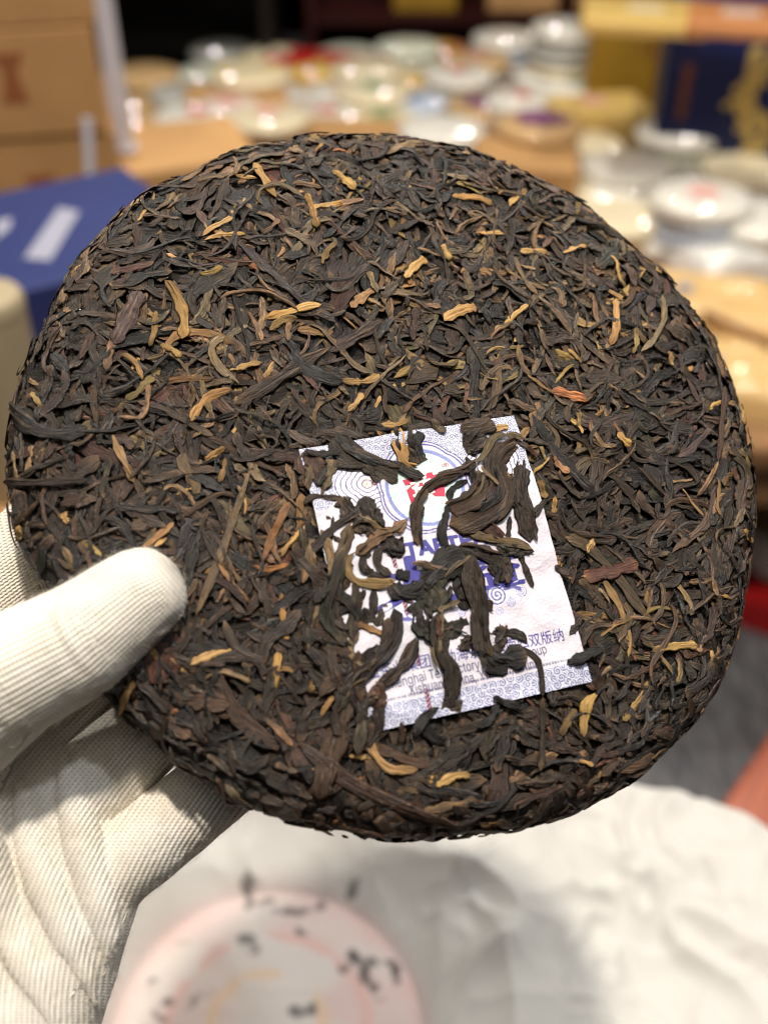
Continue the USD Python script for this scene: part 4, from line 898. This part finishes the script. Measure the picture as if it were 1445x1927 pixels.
scrolls(((gv < sway) & (dl > lobe)) * 1.0, 1.9, 3, lin(96, 102, 140), lin(206, 208, 222), .27)
scrolls((gv > low + .5) * 1.0, 2.1, 4, lin(84, 92, 140), lin(206, 208, 222), .26)
blend(((np.abs(gv - low + .35) < .28) & (np.sin(gu * 9) + .8 * np.sin(gu * 23.7) > -.4)) * .75, lin(72, 72, 110))
# lotus contour lines left and right of the medallion
for sx_, (px, py) in ((-1, (690, 912)), (1, (925, 880))):
    lc = tk([(px, py)])[0]; rr2 = np.hypot(gu - lc[0], (gv - lc[1]) * 1.15); an_ = np.arctan2(gv - lc[1], gu - lc[0])
    rad2 = 7.2 * (1 + .12 * np.abs(np.sin(an_ * 2.5)))
    m = (rr2 < rad2) & (dl > lobe)
    blend(m * 1., lin(236, 232, 232)); blend(m * np.exp(-(rr2 / 2.2) ** 2) * .55, lin(236, 176, 130))
    f_ = rr2 / (1 + .12 * np.abs(np.sin(an_ * 2.5)))
    blend(m * (np.abs((f_ / 1.15) % 1 - .5) > .36), lin(90, 88, 140))
# medallion: scalloped outlines, blue ring, mint disc
for k in (1.30, 1.22): blend(((np.abs(dl - lobe * k / 1.30) < .17)) * 1., indigo)
blend(((dl < lobe * .99) & (dl > lobe * .955)) * 1., white)
blend((dl < LR * 1.13) * 1., lin(128, 138, 190)); blend((dl < LR * 1.02) * 1., lin(232, 238, 236))
mint = meshkit.fbm(np.concatenate([uvm * .5, gu[..., None] * 0 + 7], -1), 3, 6)
blend((dl < LR) * 1., lin(204, 228, 224)); blend((dl < LR) * (np.sin(mint * 70) > .5) * .5, lin(160, 204, 200)); blend(np.exp(-(dl / (LR * .62)) ** 4) * .7, lin(236, 240, 232))
# two small scroll ornaments under the large characters
def curl(px, py, rad_px, hand, rot):
    c = tk([(px, py)])[0]; R_ = rad_px * .135; r = np.hypot(gu - c[0], gv - c[1]); a = np.arctan2(gv - c[1], gu - c[0])
    ph = r / (R_ * .36) - hand * (a + rot) / (2 * math.pi)
    m = r < R_
    blend(m * .9, lin(226, 226, 240)); blend(m * (np.abs((ph % 1) - .5) > .3), lin(86, 84, 150))
for c in ((935, 1120, 19, 1, 0), (980, 1112, 11, -1, 2), (962, 1132, 9, 1, 1), (942, 1150, 8, -1, 0), (776, 1150, 18, -1, 1), (748, 1162, 10, 1, 0), (785, 1180, 10, 1, 2), (868, 1152, 8, 1, 2)): curl(*c)
for p_ in ([(950, 1108), (965, 1103), (978, 1108)], [(735, 1172), (755, 1168), (770, 1168)]):
    ln_ = LineString(tk(p_)); d_ = shapely.distance(shapely.points(uvm.reshape(-1, 2)), ln_).reshape(NV, NU); blend(np.clip((.55 - d_) / .15, 0, 1), lin(96, 94, 158))
# woven security thread showing in short dark red lengths
for a, b in (((699, 892), (704, 912)), ((738, 1045), (744, 1066)), ((757, 1122), (765, 1156)), ((783, 1225), (788, 1250)), ((802, 1300), (808, 1334))):
    ln_ = LineString(tk([a, b])); d_ = shapely.distance(shapely.points(uvm.reshape(-1, 2)), ln_).reshape(NV, NU)
    blend(np.clip((.55 - d_) / .12, 0, 1), lin(92, 26, 36)); blend(np.clip((.55 - d_) / .12, 0, 1) * (np.sin(gv * 7 + gu * 5) > .65), lin(186, 160, 180))
h_ = paper_h(uvm)
# dog-eared, slightly uneven edges
vt = bend(untk(uvm), h_).reshape(-1, 3)
ii = np.arange(NU * NV).reshape(NV, NU); fq = np.stack([ii[:-1, :-1], ii[1:, :-1], ii[1:, 1:], ii[:-1, 1:]], -1).reshape(-1, 4)
vb = bend(untk(uvm), h_ - .00012).reshape(-1, 3)
M_ticket = tinted('ticket_paper', .62, .3, (.0003, 1500))
ticket = obj('paper_ticket', (vt, fq), M_ticket, TEA, True, col=col.reshape(-1, 3))
def lay(polys, name, mat, lift=.00009):
    out = []
    for g in polys:
        g = g.segmentize(.8)
        for gg in getattr(g, 'geoms', [g]):
            v, f = trimesh.creation.triangulate_polygon(gg, engine='earcut')
            out.append(trimesh.Trimesh(v=None) if False else trimesh.Trimesh(np.c_[v, np.zeros(len(v))], f, process=False))
    m = trimesh.util.concatenate(out)
    for _ in range(1): m = m.subdivide()
    uvp = m.vertices[:, :2]
    v = bend(untk(uvp), paper_h(uvp) + lift)
    f = m.faces
    nn = np.cross(v[f[:, 1]] - v[f[:, 0]], v[f[:, 2]] - v[f[:, 0]])
    f = np.where((nn[:, 2] < 0)[:, None], f[:, ::-1], f)
    return obj(name, (v, f), mat, ticket, True)
def glyph(ch): return shapely.MultiPolygon([Polygon(np.array(r[0]).reshape(-1, 2), [np.array(h).reshape(-1, 2) for h in r[1:] if len(h) > 5]) for r in GLYPHS[ch]]).buffer(0)
def latin(text, bold=False):
    m = meshkit.text_mesh(text, 70., depth=1., bold=bold)
    tri = m.triangles[(np.abs(m.face_normals[:, 2]) > .9)]; tri = tri[tri[:, :, 2].max(1) < .5]
    return shapely.union_all([Polygon(t[:, :2]) for t in tri]).buffer(.05)
def run(shape, p0, p1, height):
    """Sets lettering on the ticket: baseline from picture point p0 to p1, capital height in mm."""
    x0, _, x1, _ = shape.bounds; a, b = tk([p0, p1]); d = b - a; L_ = np.linalg.norm(d); d /= L_; nv = np.array([d[1], -d[0]])
    if nv[1] > 0: nv = -nv
    s = L_ / (x1 - x0); k = height / 70.
    return shapely.affinity.affine_transform(shape, [d[0] * s, nv[0] * k, d[1] * s, nv[1] * k, a[0] - x0 * s * d[0], a[1] - x0 * s * d[1]])
import shapely.affinity
M_indigo = look('indigo_print', lin(58, 56, 134), .6, 200, .06)
M_slate = look('slate_print', lin(70, 70, 112), .6, 200, .06)
M_logo = look('crimson_print', lin(186, 42, 74), .6, 200, .08)
M_logow = look('emblem_white', lin(238, 236, 226), .6, 200, .03)
def cjk(s, sp=96): return shapely.union_all([shapely.affinity.translate(glyph(c), k * sp, 0) for k, c in enumerate(s) if c != ' '])
lay([run(latin('TAETEA', True).buffer(3.2), (763, 1049), (918, 1023), 3.1)], 'brand_lettering', M_indigo)
lay([run(cjk('大益茶业集团·勐海茶厂云南西双版纳'), (668, 1282), (1062, 1203), 2.35)], 'address_lettering', M_indigo)
lay([run(latin('Menghai Tea Factory, TAETEA Group'), (733, 1297), (1030, 1229), 2.15), run(latin('Xishuangbanna, Yunnan, China'), (771, 1309), (1015, 1256), 2.15)], 'address_lettering', M_slate)
lay([run(glyph('大').buffer(2.6), (703, 1146), (868, 1121), 9.2), run(glyph('益').buffer(1.8), (882, 1112), (989, 1091), 7.0)], 'large_characters', M_indigo)
z_ = lambda x, y: (740 + x / 10.32, 870 + y / 10.32)
red_px = [z_(*p) for p in [(180, 340), (370, 300), (345, 255), (480, 268), (640, 235), (650, 205), (752, 190), (765, 248), (940, 208), (962, 330), (800, 368), (975, 475), (1002, 672), (800, 664), (690, 545), (600, 560), (490, 742), (350, 782), (258, 535), (370, 430), (228, 445)]]
logo = Polygon(tk(red_px)).buffer(0)
lay([logo], 'emblem', M_logo)
lay([run(glyph('B益'), z_(385, 640), z_(800, 560), 3.6)], 'emblem', M_logow, .00015)
R0 = tk([z_(1022, 115)])[0]
lay([run(glyph('®'), z_(962, 170), z_(1085, 150), 1.55)], 'registered_mark', M_logo)

# ------------------------------------------------------------------ gloved hand
def plane_depth(px, py, off):
    d = cam_ray([(px, py)])[0]; return ((C_CAM + off * n_) @ n_) / (d @ n_)
def J(px, py, dep, rpx):
    return np.array([(px - CX) / F * dep, -(py - CY) / F * dep, -dep]), rpx * dep / F
def behind(px, py, rpx, extra=.0):
    d = plane_depth(px, py, -T)          # depth of the back of the cake there
    r = rpx * d / F
    return J(px, py, d + r * 1.05 + extra, rpx)
thumb = [J(-190, 1800, .242, 190), J(-165, 1420, .232, 132), J(20, 1274, .2265, 120), J(150, 1206, .2270, 109), J(262, 1117, .2295, 88)]
pinky = [J(192, 1650, .2475, 82), J(330, 1545, .2500, 76), behind(440, 1452, 74), behind(600, 1330, 66)]
ring_ = [J(105, 1530, .2500, 96), behind(330, 1330, 78), behind(520, 1190, 72)]
mid = [J(20, 1400, .2545, 98), behind(250, 1190, 80), behind(430, 1040, 72)]
index = [J(-80, 1225, .2585, 92), behind(60, 1022, 79), behind(215, 880, 70)]
heel = [J(112, 1800, .2440, 112), J(40, 2010, .2400, 118)]
wrist = [J(-60, 2120, .2420, 170), J(-150, 2080, .2440, 170)]
def sph(j, k=1.0): return manifold3d.Manifold.sphere(j[1] * k, 40).translate(list(j[0]))
def hull(*js): return manifold3d.Manifold.batch_hull([sph(j) for j in js])
body = []
for ch in (thumb, pinky, ring_, mid, index):
    body += [hull(a, b) for a, b in zip(ch[:-1], ch[1:])]
body += [hull(pinky[0], ring_[0], heel[0]), hull(ring_[0], mid[0], heel[0], heel[1]), hull(mid[0], index[0], heel[1], wrist[1]), hull(heel[0], heel[1], wrist[0]), hull(heel[1], wrist[0], wrist[1]), hull(thumb[0], wrist[1], heel[1]), hull(thumb[0], thumb[1], mid[0]), hull(thumb[0], mid[0], heel[1]), hull(wrist[0], wrist[1], J(-160, 2500, .235, 165), J(-40, 2500, .233, 165))]
H0_ = manifold3d.Manifold.batch_boolean(body, manifold3d.OpType.Add)
hv_ = H0_.refine_to_length(.0022).to_mesh().vert_properties[:, :3]
hp_ = np.stack([CX + hv_[:, 0] / -hv_[:, 2] * F, CY - hv_[:, 1] / -hv_[:, 2] * F], 1)
def fold(pts, rpx, out):
    """A loose fold of fabric lying on the palm along picture points, standing out by a share of its radius."""
    js = []
    for k, (x, y) in enumerate(pts):
        near = np.hypot(hp_[:, 0] - x, hp_[:, 1] - y) < 22
        dep = -hv_[near, 2].max(); r = rpx[k]
        js.append(J(x, y, dep + r * dep / F * (1 - out[k]), r))
    return [hull(a, b) for a, b in zip(js[:-1], js[1:])]
body += fold([(122, 1425), (134, 1500), (158, 1600), (186, 1700), (200, 1760), (200, 1800)], (10, 34, 42, 40, 26, 6), (0, .3, .42, .42, .2, -.5))
body += fold([(40, 1475), (52, 1560), (84, 1660), (124, 1760), (160, 1835), (176, 1880)], (10, 32, 40, 36, 24, 6), (0, .3, .42, .4, .2, -.5))
body += fold([(-40, 1500), (-18, 1620), (10, 1730), (56, 1825), (92, 1900), (112, 1960)], (16, 36, 38, 34, 22, 6), (0, .3, .38, .38, .2, -.5))
H = manifold3d.Manifold.batch_boolean(body, manifold3d.OpType.Add).refine_to_length(.0016)
hm = H.to_mesh(); hm = trimesh.Trimesh(hm.vert_properties[:, :3], hm.tri_verts)
trimesh.smoothing.filter_taubin(hm, iterations=24)
hm = hm.subdivide()
v = np.array(hm.vertices); hm = trimesh.Trimesh(v, hm.faces, process=True); nrm_ = np.array(hm.vertex_normals); v = np.array(hm.vertices)
pxv = np.stack([CX + v[:, 0] / -v[:, 2] * F, CY - v[:, 1] / -v[:, 2] * F], 1)
# which vertices belong to the thumb
def seg_d(p, chain):
    best = np.full(len(p), 9.); along = np.zeros(len(p)); acc = 0
    for (a, ra), (b, rb_) in zip(chain[:-1], chain[1:]):
        d = b - a; L_ = np.linalg.norm(d); t = np.clip(((p - a) @ d) / L_ ** 2, 0, 1); dd_ = np.linalg.norm(p - a - t[:, None] * d, axis=1) - (ra + (rb_ - ra) * t)
        al = acc + ((p - a) @ d) / L_; m = dd_ < best; best = np.where(m, dd_, best); along = np.where(m, al, along); acc += L_
    return best, along
dt_, al_ = seg_d(v, thumb[1:]); do_ = np.min([seg_d(v, c)[0] for c in (pinky, ring_, mid, index, heel, [thumb[0], wrist[1]], [mid[0], heel[1]], [ring_[0], heel[0]])], 0)
is_t = dt_ < do_ - .001
v = v + nrm_ * ((meshkit.fbm(v * 90, 3, 4) - .5) * .0011)[:, None]
v = v + nrm_ * ((meshkit.fbm(v * 260, 2, 8) - .5) * .0004)[:, None]
for a0, dpt in ((.020, .9), (.0235, .7), (.028, .5), (.046, .5), (.049, .35)):
    v = v - nrm_ * (is_t * dpt * .001 * np.exp(-((al_ - a0 - .0015 * (meshkit.noise(v * 120, 5) - .5)) / .0011) ** 2) * np.clip(meshkit.noise(v * 150 + 3, 9) * 2 - .5, 0, 1))[:, None]
# knit coordinates in mm: across the ribs, along the ribs
ax_t = thumb[3][0] - thumb[2][0]; ax_t /= np.linalg.norm(ax_t); e1 = np.cross(ax_t, [0, 0, 1.]); e1 /= np.linalg.norm(e1); e2 = np.cross(e1, ax_t)
axis_pt = np.array([np.interp(al_, np.cumsum([0] + [np.linalg.norm(b[0] - a[0]) for a, b in zip(thumb[1:-1], thumb[2:])]), [j[0][k] for j in thumb[1:]]) for k in range(3)]).T
rel = v - axis_pt; phi = np.arctan2(rel @ e1, rel @ e2)
uv_t = np.stack([phi * 12.5 + 300, al_ * 1000], 1)
mmp = .1235
dyy = np.clip(1927 - pxv[:, 1], -100, 1200)
uv_p = np.stack([(pxv[:, 0] - .00085 * dyy * np.abs(dyy)) * mmp * .9, -pxv[:, 1] * mmp * 1.25], 1)
uvk = np.where(is_t[:, None], uv_t, uv_p)
def knit_look(name):
    n = {'uv': ('uvmap', {'attribute': 'st'}), 's': ('separate_xyz', {}), 'co': ('texture_coordinate', {}), 'nz': ('noise_texture', {'scale': 90., 'detail': 3.}), 'fz': ('noise_texture', {'scale': 2600., 'detail': 3.}),
         'w': ('math', {'math_type': 'multiply_add', 'value2': .5, 'value3': 0.}),                # a little wobble
         'ua': ('math', {'math_type': 'add'}), 'uf': ('math', {'math_type': 'multiply', 'value2': 2 * math.pi / 1.2}), 'us': ('math', {'math_type': 'cosine'}),
         'vf': ('math', {'math_type': 'multiply', 'value2': 2 * math.pi / .92}), 'uh': ('math', {'math_type': 'multiply', 'value2': math.pi / 1.2}),
         'vs0': ('math', {'math_type': 'sine'}), 'ab': ('math', {'math_type': 'absolute'}), 'sk': ('math', {'math_type': 'multiply_add', 'value2': 2.2}), 'vs': ('math', {'math_type': 'sine'}),
         'us1': ('math', {'math_type': 'multiply_add', 'value2': .5, 'value3': .5}), 'vs1': ('math', {'math_type': 'multiply_add', 'value2': .5, 'value3': .5}),
         'hole': ('math', {'math_type': 'multiply'}), 'holep': ('math', {'math_type': 'power', 'value2': 1.6}),
         'h1': ('math', {'math_type': 'multiply_add', 'value2': -1.0, 'value3': 1.0}), 'h2': ('math', {'math_type': 'multiply_add', 'value2': -.28}), 'h3': ('math', {'math_type': 'multiply_add', 'value2': .25}),
         'b': ('bump', {'strength': 1.0, 'distance': .00022}),
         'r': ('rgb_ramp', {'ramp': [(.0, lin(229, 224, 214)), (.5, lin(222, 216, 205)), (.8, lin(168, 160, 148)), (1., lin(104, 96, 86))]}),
         'tn': ('rgb_ramp', {'ramp': [(.28, (.86, .84, .77)), (.5, (.97, .96, .94)), (.7, (1, 1, 1))]}), 'mu': ('mix', {'mix_type': 'multiply', 'fac': 1.}),
         'p': ('principled_bsdf', {'roughness': .85, 'specular_ior_level': .25, 'sheen_weight': .25, 'sheen_roughness': .4})}
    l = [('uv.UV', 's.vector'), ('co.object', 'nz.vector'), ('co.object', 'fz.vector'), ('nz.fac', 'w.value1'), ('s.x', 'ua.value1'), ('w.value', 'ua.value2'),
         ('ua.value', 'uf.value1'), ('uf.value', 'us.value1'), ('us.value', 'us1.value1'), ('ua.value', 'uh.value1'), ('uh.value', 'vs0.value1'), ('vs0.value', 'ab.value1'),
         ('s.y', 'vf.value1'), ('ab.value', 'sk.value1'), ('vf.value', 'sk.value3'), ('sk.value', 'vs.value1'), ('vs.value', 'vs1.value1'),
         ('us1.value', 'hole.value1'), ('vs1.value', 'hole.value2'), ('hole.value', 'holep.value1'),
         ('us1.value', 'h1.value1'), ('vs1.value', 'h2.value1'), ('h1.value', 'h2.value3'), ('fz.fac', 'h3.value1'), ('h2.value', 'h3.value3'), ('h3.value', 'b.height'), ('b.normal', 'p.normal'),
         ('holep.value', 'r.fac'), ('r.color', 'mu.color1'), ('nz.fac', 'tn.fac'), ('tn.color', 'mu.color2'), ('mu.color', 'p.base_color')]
    return usdkit.material(stage, '/World/Looks/' + name, n, l, surface='p.BSDF')
M_knit = knit_look('white_knit')
HAND = UsdGeom.Xform.Define(stage, '/World/gloved_hand')
hc_ = heel[1][0]
m4 = np.eye(4); m4[:3, :3] = AX; m4[3, :3] = CAM + hc_ @ AX
HAND.AddTransformOp().Set(Gf.Matrix4d(m4.tolist())); HAND = HAND.GetPrim()
tag(HAND, 'left hand in a white knitted glove gripping the tea cake, thumb in front', 'person')
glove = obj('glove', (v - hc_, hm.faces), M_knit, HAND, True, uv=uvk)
# stray cotton fibres standing off the knit
fr = np.random.default_rng(6); inview = np.where((pxv[:, 0] > -60) & (pxv[:, 1] < 2000) & (nrm_[:, 2] > -.35))[0]
pick = fr.choice(inview, 9000); cp, cw = [], []
nr2 = nrm_[pick]; tgv = np.cross(nr2, fr.normal(0, 1, (len(pick), 3))); tgv /= np.linalg.norm(tgv, axis=1, keepdims=True)
ln_f = fr.uniform(.0005, .0016, len(pick))[:, None]; p0_ = v[pick] - hc_
cv_ = np.stack([p0_, p0_ + nr2 * ln_f * .35 + tgv * ln_f * .3, p0_ + nr2 * ln_f * .5 + tgv * ln_f * .75 + fr.normal(0, .00015, p0_.shape), p0_ + nr2 * ln_f * .42 + tgv * ln_f * 1.2 + fr.normal(0, .0003, p0_.shape)], 1)
fib = UsdGeom.BasisCurves.Define(stage, str(HAND.GetPath()) + '/lint')
fib.CreateTypeAttr('linear'); fib.CreateCurveVertexCountsAttr(Vt.IntArray.FromNumpy(np.full(len(pick), 4, np.int32)))
fib.CreatePointsAttr(Vt.Vec3fArray.FromNumpy(cv_.reshape(-1, 3).astype(np.float32))); fib.CreateWidthsAttr(Vt.FloatArray.FromNumpy(np.full(len(pick) * 4, .000022, np.float32))); fib.SetWidthsInterpolation('vertex')
UsdShade.MaterialBindingAPI.Apply(fib.GetPrim()).Bind(look('cotton_fibre', lin(224, 217, 205), .8, 50, .05))
tag(fib.GetPrim(), kind='stuff')
